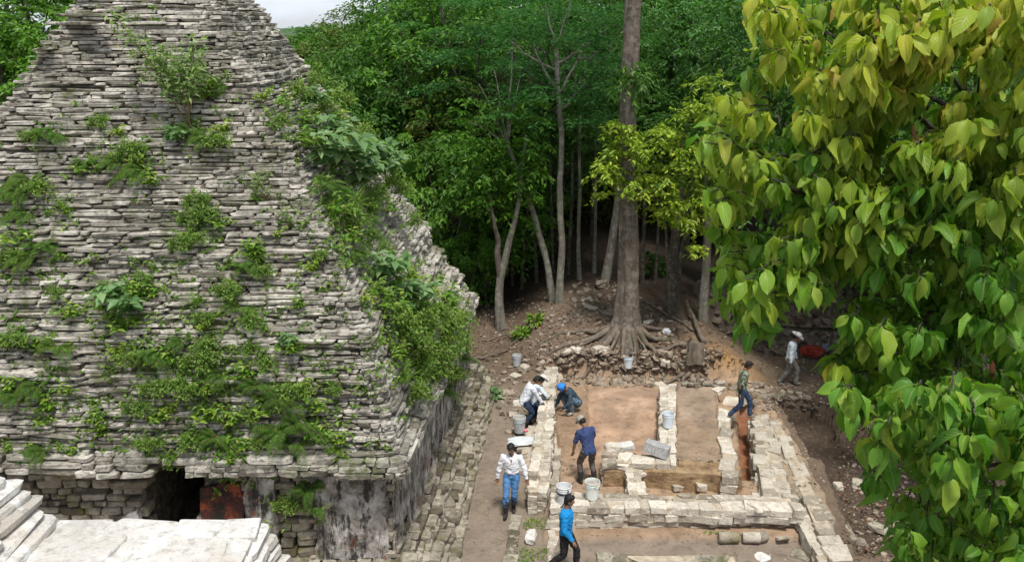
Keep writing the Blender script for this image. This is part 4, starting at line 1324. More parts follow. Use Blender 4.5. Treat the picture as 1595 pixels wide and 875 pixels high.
# other trunks, (base px, top px, radius, bark, label)
TR = [((940, 442), (962, 320), .16, 'bark_pale', 'thick short leaning trunk just behind the great tree on its left'),
      ((1044, 485), (1058, 330), .17, 'bark_dark', 'dark mossy trunk right of the great tree'),
      ((1094, 500), (1102, 330), .15, 'bark_pale', 'grey spotted trunk close to the big leaved tree'),
      ((1051, 470), (1072, 340), .09, 'bark_dark', 'thin trunk leaning right behind the dark mossy trunk'),
      ((902, 435), (903, 300), .08, 'bark_pale', 'thin pale trunk midway between slender tree and great tree'),
      ((884, 428), (890, 300), .07, 'bark_dark', 'thin dark trunk directly right of slender tree'),
      ((925, 425), (928, 300), .07, 'bark_pale', 'thin trunk left of the thick short leaning trunk'),
      ((836, 440), (830, 300), .07, 'bark_dark', 'thin dark trunk between the leaning and forked trees'),
      ((812, 450), (822, 320), .06, 'bark_dark', 'thin shaded trunk right of the forked tree'),
      ((757, 470), (748, 350), .07, 'bark_dark', 'thin shaded trunk left of the forked tree'),
      ((735, 475), (725, 360), .06, 'bark_dark', 'thin shaded trunk nearest the temple plants'),
      ((798, 445), (800, 320), .05, 'bark_dark', 'very thin trunk behind the forked tree'),
      ((1000, 440), (1004, 330), .08, 'bark_dark', 'dark trunk in shade right behind the great tree'),
      ((1020, 438), (1026, 320), .06, 'bark_dark', 'thin dark trunk between great tree and dark mossy trunk'),
      ((1125, 500), (1130, 380), .09, 'bark_dark', 'shaded trunk half covered by the big leaved tree'),
      ((862, 425), (858, 300), .05, 'bark_dark', 'very thin shaded trunk behind the slender tree'),
      ((770, 440), (774, 330), .05, 'bark_dark', 'very thin shaded trunk above the forked tree foot')]
for i, (bp, tp, rad, bk, lab) in enumerate(TR):
    root, b, Q, r = path_tree('forest_tree', bp, [((bp[0] + tp[0]) / 2 + rg.uniform(-2, 2), (bp[1] + tp[1]) / 2, 0), (tp[0], tp[1], 0), (tp[0] + (tp[0] - bp[0]) * .6, tp[1] - 120, 0)], rad, rad * .6, bk, lab, seed=10 + i, butt=.03)
    e = Q[-1]
    sprays(root, b, [e + rg.normal(0, 1, 3) * [.9, .9, .8] for _ in range(9)], M['leaf_dark'], 60, .2, .8, rg)
# yellow-green young tree in front of the great trunk
root, b, Q, r = path_tree('young_tree', (1046, 500), [(1040, 420, -.3), (1035, 330, -.8), (1030, 260, -1.0)], .06, .03, 'bark_dark', 'yellow green young tree glowing against the dark right of the great trunk', seed=40)
yc = []
for (x, y, k) in [(955, 225, 4), (965, 290, 4), (950, 200, 2), (1060, 220, 4), (1075, 270, 4), (975, 215, 4), (1000, 250, 5), (960, 255, 3), (1030, 280, 6), (1060, 310, 6), (990, 300, 5), (1085, 340, 4), (1050, 250, 5), (1080, 180, 5), (1100, 150, 4), (1045, 200, 4), (1110, 250, 4), (1040, 345, 4), (975, 275, 4), (1100, 120, 3), (1020, 220, 4), (1075, 375, 2), (1090, 290, 3)]:
    for _ in range(k): yc.append(atY(x + rg.normal(0, 15), y + rg.normal(0, 12), b[1] - 1.3 + rg.uniform(-.7, .7)))
for i in range(0, len(yc), 6): limb(root, b, [Q[-4], (Q[-4] + yc[i]) / 2 + [0, 0, -.15], yc[i]], .025, 'bark_dark')
sprays(root, b, yc, M['leaf_yellow'], 75, 0.17, 0.46, rg, flat=.3, droop=.4, width=.42)

# understorey: palms and broad bushes at the dark edge
def understory(px, py, size, kind, label, name='bush', cat='bush', group='bushes in the forest understorey'):
    g_ = ground_at(px, py)
    r_ = empty(name, tuple(g_), rg.uniform(0, 6)); tag(r_, label, cat, group)
    m = MB(); k = int(240 * size)
    u = runit(rg, k) * [1, 1, .8]; u[:, 2] = np.abs(u[:, 2])
    P = u * (rg.uniform(.3, 1, k) ** .5)[:, None] * size * .6; P[:, 2] += .1
    leaves(m, P, u + rg.normal(0, .4, (k, 3)) + [0, 0, -.3], np.array([0, 0, 1.]) + rg.normal(0, .4, (k, 3)), .24 * rg.uniform(.6, 1.3, k), .42, (LEAF4_V, LEAF4_F))
    m.build('foliage', M[kind], r_)
    m = MB()
    for _ in range(5): 
        q = runit(rg, 1)[0] * size * .4; q[2] = abs(q[2]) + .2 * size
        tube(m, [(0, 0, -.1), q * .5 + [0, 0, .05], q], [.02, .015, .008], 5)
    m.build('stem', M['stem'], r_)
    return r_
for px, py, s, k, lab in [(742, 470, 1.4, 'leaf_mid', 'bright bush below the forest edge beside the temple corner'), (715, 445, 1.5, 'leaf_bluish', 'cool green bush tucked behind the temple slope'),
                          (760, 440, 1.0, 'leaf_dark', 'dark bush behind the thin trunks left of the forked tree'), (830, 415, 1.0, 'leaf_dark', 'dark low bush behind the leaning tree'),
                          (1010, 425, 1.2, 'leaf_dark', 'low dark bush in deep shade behind the great tree'), (835, 505, .35, 'herb', 'small tuft of green shoots on the mound slope'),
                          (812, 525, .3, 'herb', 'tiny green seedling at the foot of the mound'), (700, 480, .9, 'leaf_mid', 'green bush emerging behind the temple wall end'), (1180, 430, 1.6, 'leaf_mid', 'bush in shade left of the rubble pile'), (765, 620, .3, 'grey_leaf', 'small grey green weed beside the path head')]:
    understory(px, py, s, k, lab)

# ================================================================== BIG LEAVED TREE (right foreground)
OUT = np.array([(1165, -30), (1172, 40), (1160, 90), (1122, 128), (1105, 185), (1068, 212), (1072, 240), (1100, 262), (1092, 300), (1108, 330), (1102, 372), (1122, 395), (1108, 455), (1128, 475), (1150, 540),
                (1168, 540), (1185, 490), (1215, 462), (1262, 470), (1298, 440), (1318, 500), (1300, 545), (1258, 565), (1262, 590), (1300, 600), (1312, 640), (1296, 665), (1330, 680),
                (1345, 700), (1372, 705), (1330, 735), (1345, 752), (1388, 750), (1380, 790), (1358, 810), (1392, 835), (1398, 900), (1640, 900), (1640, -30)], float)
HOLES = [(1352, 665, 22), (1440, 690, 18), (1385, 650, 14), (1475, 650, 15), (1408, 760, 16), (1530, 720, 10), (1450, 150, 14), (1560, 190, 18), (1290, 225, 8), (1510, 250, 10), (1340, 420, 10), (1465, 800, 10), (1375, 830, 12), (1400, 720, 16)]
rg = np.random.default_rng(44)
hb = np.array([4.6, 8.6]); hz = H(*hb)
hero = empty('big_leaved_tree', (hb[0], hb[1], hz))
tag(hero, 'near tree with big drooping glossy leaves filling the right side', 'tree')
HB = np.array([hb[0], hb[1], hz])
m = MB()
TP = np.array([(0, 0, -.2), (.05, 0, 2), (-.05, .1, 4.5), (.1, 0, 7), (0, .2, 9.5), (.2, .1, 12.2)])
s_ = np.linspace(0, 5, 30)
TQ = np.column_stack([np.interp(s_, range(6), TP[:, i]) for i in range(3)])
tube(m, TQ, np.linspace(.2, .07, 30), 12, lump=.15, seed=7)
m.build('trunk', M['bark_dark'], hero, smooth=True)
# twig ends
cl = []
tries = 0
def sample(n, dlo, dhi, pad):
    k = 0
    while k < n:
        px = rg.uniform(1060, 1640); py = rg.uniform(-25, 895)
        if not inside(OUT, np.array([px]), np.array([py]))[0]: continue
        # keep leaf fans from spilling over the outline
        if not inside(OUT, np.array([px + 0.]), np.array([py + pad]))[0] and rg.random() < .8: continue
        if not inside(OUT, np.array([px - pad * .5]), np.array([py]))[0] and rg.random() < .6: continue
        if fbm(px / 62., py / 62., 0, 66) < -.11 - .25 * (dlo > 6): continue
        if any((px - x) ** 2 + (py + 15 - y) ** 2 < (r * 1.25) ** 2 for x, y, r in HOLES): continue
        f = (px - 1060) / 580
        edge = min(1, (px - 1060) / 250)
        Yd = rg.uniform(dlo, dhi) - 0.5 * f
        if py > 600: Yd -= 0.5
        cl.append((atY(px, py, Yd), px, py, Yd)); k += 1
sample(1100, 5.2, 6.6, 24)
sample(900, 6.6, 8.4, 24)
mL = MB(); mT = MB(); mD = MB()
P_, D_, N_, S_, Ti = [], [], [], [], []
dead = []
for (c, px, py, Yd) in cl:
    ax = np.array([HB[0], HB[1] + 0.2, min(c[2] + 0.2, hz + 12)])
    out = c - ax; out[2] *= .3; out /= np.linalg.norm(out) + 1e-6
    tw = out * rg.uniform(.18, .34) + np.array([0, 0, rg.uniform(-.02, .14)])
    mid = c - tw
    tube(mT, [mid - HB, (mid + c) / 2 + [0, 0, .02] - HB, c - HB], [.007, .005, .004], 4, cap=False)
    k = int(rg.integers(5, 12)); ctint = rg.normal(0, .14)
    phi = rg.uniform(0, 6.28)
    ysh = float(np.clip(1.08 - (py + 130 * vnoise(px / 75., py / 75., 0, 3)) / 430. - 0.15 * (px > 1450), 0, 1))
    ysh = ysh * float(np.clip(1.35 - (Yd - 5.3) / 1.6, 0.1, 1))  # deeper leaves keep the darker mature green, painting shade into the inner crown
    if rg.random() < .05: ysh = max(ysh, .5)
    for j in range(k):
        a = phi + j * 2.4
        t = (j + .5) / k
        base = c - tw * (1 - t) * .8
        rad = np.array([math.cos(a), math.sin(a), 0]) + out * .35
        rad /= np.linalg.norm(rad)
        dr = rg.uniform(.5, 2.4) if rg.random() < .8 else rg.uniform(-.1, .4)
        d = rad + np.array([0, 0, -dr])
        nh = rad * dr * .8 + np.array([0, 0, 1.0]) + rg.normal(0, .42, 3)
        sz = rg.uniform(.09, .19) * (1.0 if t > .25 else .8)
        pet = base + rad * .025
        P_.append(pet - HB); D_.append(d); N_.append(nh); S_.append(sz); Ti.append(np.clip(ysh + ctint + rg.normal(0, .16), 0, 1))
P_, D_, N_, S_, Ti = map(np.array, (P_, D_, N_, S_, Ti))
cv = rg.uniform(-.5, .2, len(P_)); sp = rg.integers(0, 4, len(P_))
for q, (w_, f_, hook) in enumerate([(.36, 2.2, .05), (.46, 1.4, -.04), (.54, 1.0, .10), (.48, 2.6, -.10)]):
    kq = sp == q
    LV = BL_V * [1, 1, f_]; LV[:, 0] += hook * LV[:, 1] ** 2 * 1.4; LV[:, 2] += .035 * np.sin(LV[:, 1] * 9 + q * 2) * np.sign(LV[:, 0])
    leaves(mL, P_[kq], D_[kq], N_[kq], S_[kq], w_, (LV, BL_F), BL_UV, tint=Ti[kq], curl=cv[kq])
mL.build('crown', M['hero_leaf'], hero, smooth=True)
# boughs joining trunk and twigs
idx = rg.permutation(len(cl))[:70]
for i_, i in enumerate(idx):
    c = cl[i][0]
    st = np.array([HB[0], HB[1], max(hz + 2.5, min(c[2] - 0.6 - .15 * np.linalg.norm(c[:2] - HB[:2]), hz + 11.5))])
    mid = st * .45 + c * .55 + [0, 0, -.12] + rg.normal(0, .12, 3)
    tube(mT, [st - HB, st * .7 + mid * .3 - HB + rg.normal(0, .04, 3), mid - HB, mid * .4 + c * .6 - HB + rg.normal(0, .04, 3), c - HB], [.035, .028, .018, .012, .006], 6, lump=.1)
mT.build('branches', M['bark_dark'], hero, smooth=True)
dp = [(1422, 195), (1147, 245), (1590, 392), (1547, 560), (1395, 570)]
Pd = np.array([atY(x, y, 5.25) for x, y in dp]) - HB
leaves(mD, Pd, np.column_stack([rg.normal(0, .3, 5), rg.normal(0, .2, 5), -np.ones(5)]), np.tile([.6, -1, .3], (5, 1)) + rg.normal(0, .3, (5, 3)), .12, .38, (BL_V, BL_F), BL_UV, curl=np.full(5, .9))
mD.build('dry_leaves', M['dead_leaf'], hero)
# ================================================================== PLANTS ON THE TEMPLE
rp = np.random.default_rng(77)
def in_roof(X, Y, Z):
    """signed: is the point inside the roof solid"""
    d = np.interp(Z, PZ, PD) - np.array([ledge(float(z)) if 2.8 <= z < 12.6 else 0 for z in np.atleast_1d(Z)])
    r = np.ones(np.shape(X), bool)
    cen = sum(BC) / 4
    for i in range(4):
        a, b = BC[i], BC[(i + 1) % 4]
        t = (b - a) / np.linalg.norm(b - a); nn = np.array([-t[1], t[0]])
        if np.dot(cen - a, nn) < 0: nn = -nn
        dd = (X - a[0]) * nn[0] + (Y - a[1]) * nn[1]
        lim = np.where(Z < 2.8, wall_in, d)
        r &= dd > lim
    return r
def roof_hit(px, py):
    r = ray(px, py); ts = np.arange(12, 32, .03)
    X, Y, Z = r[0] * ts, r[1] * ts, CAM_H + r[2] * ts
    k = in_roof(X, Y, Z) & (Z < 12.6)
    if not k.any(): return None
    i = np.argmax(k)
    p = np.array([X[i], Y[i], Z[i]])
    cen = sum(BC) / 4
    best = None
    for j in range(2):
        a, b = [(3, 0), (0, 1)][j]
        a, b = BC[a], BC[b]
        t = (b - a) / np.linalg.norm(b - a); nn = np.array([-t[1], t[0]])
        if np.dot(cen - a, nn) < 0: nn = -nn
        dd = abs(np.dot(p[:2] - a, nn) - inset(max(p[2], 2.8)))
        if best is None or dd < best[0]: best = (dd, -nn)
    return p, best[1]

def fern_mesh(rng, nf=11, L=0.62):
    m = MB()
    for i in range(nf):
        a = rng.uniform(-1.9, 1.9)            # plants face -Y (outward); z up
        el = rng.uniform(0.25, 1.15)
        l = L * rng.uniform(.6, 1.15)
        d0 = np.array([math.sin(a) * math.cos(el), -math.cos(a) * math.cos(el), math.sin(el)])
        k = 12
        t = np.linspace(0, 1, k)
        pts = np.outer(t * l, d0) + np.outer(t ** 2 * l * .75, [0, 0, -1]) * rng.uniform(.7, 1.2) + np.outer(t ** 2, rng.normal(0, .05, 3))
        tube(m, pts, np.linspace(.006, .002, k), 4, cap=False, mi=1)
        tg = np.gradient(pts, axis=0); tg /= np.linalg.norm(tg, axis=1)[:, None]
        up = np.array([0, -.3, 1.0])
        s = np.cross(tg, up); s /= np.linalg.norm(s, axis=1)[:, None] + 1e-9
        tt = np.linspace(.12, 1, 22)
        B = np.column_stack([np.interp(tt, t, pts[:, q]) for q in range(3)])
        G = np.column_stack([np.interp(tt, t, tg[:, q]) for q in range(3)])
        S = np.column_stack([np.interp(tt, t, s[:, q]) for q in range(3)])
        w = l * .24 * rng.uniform(.8, 1.1) * np.sin(np.pi * np.clip(tt * .85 + .12, 0, 1)) ** .7
        for sg in (-1, 1):
            leaves(m, B, S * sg + G * .45 + [0, 0, -.15], np.tile(up, (22, 1)) + rng.normal(0, .15, (22, 3)), w, .13)
    return m.mesh('fronds', [M['fern'], M['stem']])
def herb_mesh(rng, ns=6, L=0.5, lsz=.15, mat='herb', width=.42):
    m = MB()
    for i in range(ns):
        a = rng.uniform(-1.6, 1.6); el = rng.uniform(.5, 1.4); l = L * rng.uniform(.5, 1.1)
        d0 = np.array([math.sin(a) * math.cos(el), -math.cos(a) * math.cos(el), math.sin(el)])
        t = np.linspace(0, 1, 6)
        pts = np.outer(t * l, d0) + np.outer(t ** 2 * .12, [0, -.5, -.5])
        tube(m, pts, np.linspace(.008, .003, 6), 4, cap=False, mi=1)
        k = int(rng.integers(9, 15))
        tt = np.linspace(.3, 1, k)
        B = np.column_stack([np.interp(tt, t, pts[:, q]) for q in range(3)])
        an = np.arange(k) * 2.4 + rng.uniform(0, 6)
        d = np.column_stack([np.cos(an), np.sin(an), rng.uniform(-.5, .5, k)]) + [0, -.35, 0]
        leaves(m, B, d, np.array([0, -.35, 1.]) + rng.normal(0, .25, (k, 3)), lsz * rng.uniform(.6, 1.2, k), width, (LEAF4_V, LEAF4_F))
    return m.mesh('leaves', [M[mat], M['stem']])
def shrub_mesh(rng, n=520, R=.42, mat='shrub', lsz=.06):
    m = MB()
    for i in range(14):
        u = runit(rng, 1)[0]; u[2] = abs(u[2]) * .9; u[1] = -abs(u[1])
        e = u * R * rng.uniform(.6, 1.1)
        mid = e * .5 + rng.normal(0, .03, 3) + [0, 0, .04]
        tube(m, [(0, 0, 0), mid, e], [.008, .005, .003], 4, cap=False, mi=1)
        k = n // 14; s = rng.uniform(.3, 1.05, k)
        P = mid + (e - mid) * ((s - .3) / .7)[:, None] + rng.normal(0, R * .11, (k, 3))
        leaves(m, P, runit(rng, k) + u * .5 + [0, 0, -.2], np.array([0, -.4, 1.]) + rng.normal(0, .5, (k, 3)), lsz * rng.uniform(.6, 1.5, k), .45)
    return m.mesh('foliage', [M[mat], M['stem']])
def grass_mesh(rng, n=60, L=.4, mat='herb'):
    m = MB()
    a = rng.uniform(-1.7, 1.7, n); el = rng.uniform(.3, 1.4, n)
    d = np.column_stack([np.sin(a) * np.cos(el), -np.cos(a) * np.cos(el), np.sin(el)])
    T = np.array([(-.5, 0, 0), (.5, 0, 0), (.45, .4, .0), (-.45, .4, 0), (.3, .75, -.18), (-.3, .75, -.18), (0, 1.0, -.5)])
    Fq = np.array([[0, 1, 2], [0, 2, 3], [3, 2, 4], [3, 4, 5], [5, 4, 6]])
    leaves(m, rng.normal(0, .03, (n, 3)), d, np.array([0, -.4, 1.]) + rng.normal(0, .2, (n, 3)), L * rng.uniform(.5, 1.2, n), .035, (T, Fq))
    return m.mesh('blades', [M[mat]])
def sapling_mesh(rng):
    m = MB()
    for i in range(5):
        b0 = np.array([rng.normal(0, .03), rng.normal(0, .03), 0])
        h = rng.uniform(1.0, 1.75)
        e = np.array([-.30 * h + rng.normal(0, .22), -.15, h])
        pts = np.array([b0, b0 * .5 + e * .45 + [0.06, 0, 0], e])
        tube(m, pts, [.02, .013, .005], 5, cap=False, mi=1)
        k = 190; s = rng.uniform(.45, 1.02, k)
        P = pts[1] + (pts[2] - pts[1]) * ((s - .45) / .55)[:, None] + rng.normal(0, .11, (k, 3))
        leaves(m, P, runit(rng, k) * [1, 1, .6] + [0, -.3, -.1], np.array([0, -.5, 1.]) + rng.normal(0, .4, (k, 3)), .13 * rng.uniform(.6, 1.2, k), .34, (LEAF4_V, LEAF4_F))
    return m.mesh('leaves', [M['pale_leaf'], M['stem']])
PM = {'fern': [fern_mesh(rp) for _ in range(4)], 'herb': [herb_mesh(rp) for _ in range(4)], 'shrub': [shrub_mesh(rp) for _ in range(3)],
      'grass': [grass_mesh(rp) for _ in range(3)], 'sapling': [sapling_mesh(rp)], 'broad': [herb_mesh(rp, 7, .6, .26, 'grey_leaf', .5) for _ in range(2)],
      'pale': [herb_mesh(rp, 6, .7, .10, 'pale_leaf', .36) for _ in range(2)], 'yel': [herb_mesh(rp, 6, .4, .12, 'leaf_yellow', .5) for _ in range(1)]}
NM = {'fern': ('fern', 'fern', 'dark feathery fern'), 'herb': ('leafy_weed', 'weed', 'bright leafy weed'), 'shrub': ('small_shrub', 'shrub', 'bushy shrub'),
      'grass': ('grass_tuft', 'grass tuft', 'tuft of long grass'), 'sapling': ('sapling', 'sapling', 'tall pale green sapling'), 'broad': ('broad_leaved_plant', 'plant', 'broad leaved plant'),
      'pale': ('spindly_plant', 'plant', 'spindly pale green plant'), 'yel': ('yellowish_plant', 'plant', 'yellow green leafy plant')}
# photo pixel of plant base, size, kind
PL = [
 # upper front face
 (295, 195, 1.15, 'sapling'), (300, 205, 1.1, 'fern'), (325, 215, 1.0, 'fern'), (345, 225, 1.0, 'shrub'), (352, 205, 1.0, 'yel'), (330, 150, .9, 'fern'), (322, 140, .9, 'herb'), (350, 130, .8, 'fern'), (240, 95, .5, 'yel'), (215, 30, .35, 'herb'),
 (275, 215, .8, 'broad'), (75, 210, 1.0, 'fern'), (50, 215, .7, 'shrub'), (155, 195, .7, 'shrub'), (190, 210, .7, 'yel'), (205, 245, 1.2, 'fern'), (185, 250, 1.0, 'fern'), (225, 265, 1.2, 'fern'), (240, 285, 1.1, 'fern'), (128, 265, .9, 'herb'), (135, 255, .7, 'fern'),
 (50, 280, 1.1, 'fern'), (65, 300, 1.2, 'fern'), (35, 300, 1.0, 'fern'), (45, 330, 1.1, 'fern'), (100, 320, .7, 'grass'), (25, 375, 1.2, 'fern'), (50, 400, 1.2, 'fern'), (65, 385, 1.0, 'fern'), (20, 405, 1.0, 'shrub'),
 (310, 320, .9, 'shrub'), (300, 345, 1.0, 'shrub'), (325, 340, .9, 'shrub'), (345, 350, .7, 'herb'), (285, 385, 1.0, 'fern'), (310, 375, .8, 'shrub'), (415, 310, 1.0, 'pale'), (405, 290, .9, 'pale'), (455, 350, .9, 'pale'), (440, 365, .7, 'yel'), (395, 400, 1.1, 'herb'), (385, 415, 1.0, 'fern'), (410, 425, .9, 'shrub'),
 # middle front
 (180, 455, 1.2, 'fern'), (200, 480, 1.3, 'broad'), (215, 460, 1.1, 'herb'), (190, 510, 1.0, 'herb'), (225, 440, .9, 'shrub'), (120, 490, 1.0, 'herb'), (90, 460, .7, 'shrub'), (60, 545, 1.0, 'fern'), (30, 530, .9, 'shrub'), (90, 540, 1.0, 'fern'), (10, 540, .8, 'herb'),
 (310, 470, .7, 'grass'), (320, 500, .8, 'shrub'), (380, 480, 1.2, 'fern'), (395, 505, 1.1, 'fern'), (360, 460, .9, 'shrub'), (465, 480, .8, 'herb'), (460, 545, .9, 'herb'), (450, 530, .6, 'broad'),
 (490, 420, .8, 'yel'), (500, 400, .7, 'shrub'),
 # lower front
 (60, 600, 1.0, 'fern'), (30, 610, 1.1, 'fern'), (75, 640, 1.0, 'herb'), (70, 655, .7, 'herb'), (110, 610, .9, 'fern'), (155, 670, .9, 'herb'), (150, 655, .7, 'herb'), (70, 700, 1.0, 'fern'), (110, 705, .6, 'herb'), (15, 700, .5, 'herb'), (235, 550, 1.1, 'fern'), (205, 560, 1.0, 'shrub'),
 (260, 570, 1.0, 'herb'), (275, 600, .9, 'shrub'), (240, 610, .9, 'shrub'), (215, 640, .9, 'shrub'), (240, 690, .8, 'shrub'), (270, 640, .8, 'yel'), (310, 570, 1.1, 'shrub'), (325, 545, 1.1, 'fern'), (300, 610, 1.0, 'shrub'), (320, 650, .9, 'herb'), (300, 690, 1.0, 'shrub'), (340, 680, 1.1, 'fern'), (355, 660, .9, 'herb'), (370, 700, 1.0, 'herb'),
 (350, 580, 1.1, 'fern'), (380, 590, 1.2, 'fern'), (405, 600, 1.1, 'fern'), (420, 570, .9, 'shrub'), (440, 620, 1.2, 'fern'), (465, 610, 1.1, 'fern'), (490, 640, 1.0, 'herb'), (470, 660, 1.3, 'fern'), (440, 670, 1.3, 'fern'), (500, 680, 1.1, 'fern'), (520, 690, .9, 'herb'), (460, 690, 1.1, 'fern'), (535, 715, .6, 'herb'), (410, 690, .8, 'shrub'),
 (355, 740, 1.0, 'grass'), (365, 715, .8, 'herb'), (480, 760, 1.1, 'fern'), (445, 790, .9, 'fern'), (490, 790, .6, 'fern'), (265, 715, .7, 'shrub'), (520, 610, .6, 'shrub'), (385, 650, .8, 'shrub'), (415, 640, .9, 'herb'), (285, 530, .8, 'fern'), (395, 545, .8, 'shrub'),
 (160, 480, .8, 'grass'), (215, 500, .8, 'grass'), (250, 650, .7, 'herb'), (330, 610, .8, 'fern'), (390, 720, .5, 'herb'),
 # right face overgrowth
 (415, 155, .9, 'yel'), (430, 165, .8, 'herb'), (455, 150, .9, 'shrub'), (475, 160, 1.0, 'broad'), (470, 190, 1.0, 'herb'), (500, 175, 1.0, 'shrub'), (520, 190, 1.2, 'yel'), (500, 215, 1.2, 'broad'), (530, 220, 1.2, 'shrub'), (470, 225, 1.0, 'herb'), (490, 250, 1.2, 'broad'), (520, 260, 1.4, 'broad'), (545, 250, 1.2, 'broad'), (565, 250, 1.2, 'broad'), (550, 285, 1.3, 'broad'),
 (580, 270, 1.2, 'broad'), (500, 290, 1.1, 'fern'), (525, 305, 1.2, 'fern'), (545, 320, 1.0, 'grass'), (520, 330, 1.0, 'herb'), (535, 350, 1.3, 'fern'), (560, 345, 1.1, 'fern'), (575, 310, 1.1, 'shrub'), (600, 290, 1.0, 'shrub'), (550, 225, 1.0, 'shrub'), (575, 330, 1.0, 'grass'), (570, 375, .8, 'shrub'), (555, 395, .8, 'fern'), (540, 375, .9, 'herb'),
 (480, 130, .8, 'shrub'), (440, 195, .8, 'shrub'), (600, 260, .8, 'broad'), (510, 150, .8, 'yel'),
 (590, 430, 1.1, 'broad'), (610, 450, 1.1, 'herb'), (580, 460, .9, 'herb'), (600, 480, 1.2, 'herb'), (625, 470, 1.2, 'broad'), (610, 500, 1.1, 'shrub'), (635, 500, 1.3, 'shrub'), (620, 530, 1.3, 'shrub'), (650, 520, 1.4, 'shrub'), (670, 500, 1.4, 'shrub'), (690, 520, 1.4, 'shrub'), (640, 555, 1.4, 'shrub'), (665, 560, 1.5, 'shrub'), (690, 555, 1.5, 'shrub'), (705, 540, 1.3, 'shrub'),
 (650, 590, 1.4, 'shrub'), (675, 590, 1.4, 'shrub'), (700, 590, 1.2, 'shrub'), (625, 590, 1.1, 'grass'), (640, 620, 1.0, 'shrub'), (615, 560, .9, 'fern'), (690, 470, 1.2, 'herb'), (700, 485, 1.2, 'herb'), (670, 460, 1.1, 'yel'), (640, 440, 1.0, 'yel'), (655, 475, 1.0, 'herb'), (715, 560, 1.1, 'fern'), (620, 420, .9, 'yel'), (715, 505, 1.1, 'shrub'), (690, 610, 1.0, 'fern'),
 (680, 445, .9, 'herb'), (590, 390, .7, 'shrub'), (605, 405, .7, 'herb'),
]
def zone(px, py, right):
    if right:
        return 'atop the overgrown right slope' if py < 240 else ('midway on the overgrown right slope' if py < 420 else 'low on the overgrown right slope')
    if py < 180: return 'high on roof front'
    if py < 300: return 'on upper roof front'
    if py < 440: return 'on middle roof front'
    if py < 560: return 'on lower middle roof front'
    if py < 650: return 'low on roof front'
    if py < 730: return 'just above front eave'
    return 'hanging below front eave'
PL += [(560, 215, 1.0, 'shrub'), (590, 245, 1.0, 'shrub'), (615, 300, 1.0, 'shrub'), (600, 330, .8, 'herb'), (640, 350, .8, 'shrub'), (500, 130, .8, 'herb'), (530, 160, 1.0, 'shrub')]
_c = 0
for _i, (x, y, s, k) in enumerate(PL):
    if k == 'fern':
        _c += 1
        if _c % 3 == 0: PL[_i] = (x, y, s * .9, 'herb' if _c % 2 else 'shrub')
EX = [PL[i] for i in range(5, len(PL), 5)]
PL += [(x + rp.uniform(-22, 22), y + rp.uniform(-14, 14), s * .8, ['herb', 'pale', 'yel', 'grass'][j % 4]) for j, (x, y, s, k) in enumerate(EX) if y > 240 and y < 720]
hits = []
for (px, py, s, k) in PL:
    h_ = roof_hit(px, py)
    if h_ is None:
        for dx in (8, 16, 26, 40):
            h_ = roof_hit(px - dx, py + dx * .4)
            if h_: break
    if h_ is None: continue
    p, o = h_
    right = o[0] > .6
    hits.append((px, py, s, k, p, o, zone(px, py, right)))
from collections import defaultdict
grp = defaultdict(list)
for i, h_ in enumerate(hits): grp[(h_[3], h_[6])].append(i)
lab = {}
for (k, zn), L_ in grp.items():
    L_.sort(key=lambda i: hits[i][0])
    for j, i in enumerate(L_):
        w = NM[k][2]
        lab[i] = ('%s %s' % (w, zn)) if len(L_) == 1 else ('%s, %s of its kind from left %s' % (w, ORD[j], zn))
for i, (px, py, s, k, p, o, zn) in enumerate(hits):
    nm_, cat, w = NM[k]
    me = PM[k][int(rp.integers(0, len(PM[k])))]
    yaw = math.atan2(o[1], o[0]) + math.pi / 2
    root = empty(nm_, (p[0] + o[0] * .02, p[1] + o[1] * .02, p[2] - .03), yaw + rp.uniform(-.3, .3))
    tag(root, lab[i], cat, 'plants rooted in the temple masonry')
    ob = bpy.data.objects.new(me.name.split('.')[0], me); COL.objects.link(ob); ob.parent = root
    ob.scale = (s * rp.uniform(.9, 1.1) * (1.02 if o[0] > .6 else .88),) * 3
# countless tiny weeds and moss tufts in the joints
m = MB()
P_, O_ = [], []
dens = [(px, py) for (px, py, *_r) in PL]
for _ in range(1500):
    if rp.random() < .75:
        c = dens[int(rp.integers(0, len(dens)))]; px, py = c[0] + rp.normal(0, 26), c[1] + rp.normal(0, 20)
    else:
        px, py = rp.uniform(0, 640), rp.uniform(380, 740)
    h_ = roof_hit(px, py)
    if h_: P_.append(h_[0]); O_.append(h_[1])
P_ = np.array(P_); O_ = np.array(O_); n = len(P_)
for rep in range(9):
    d = np.column_stack([O_, np.zeros(n)]) * .6 + runit(rp, n) * .8 + [0, 0, .35]
    leaves(m, P_ + rp.normal(0, .05, (n, 3)) * [1, .4, .8], d, np.array([0, -.3, 1.]) + rp.normal(0, .4, (n, 3)), .085 * rp.uniform(.4, 1.6, n), .5)
o = m.build('joint_weeds', M['shrub']); tag(o, 'tiny weeds and moss in joints of the temple stones', 'weeds', kind='stuff')
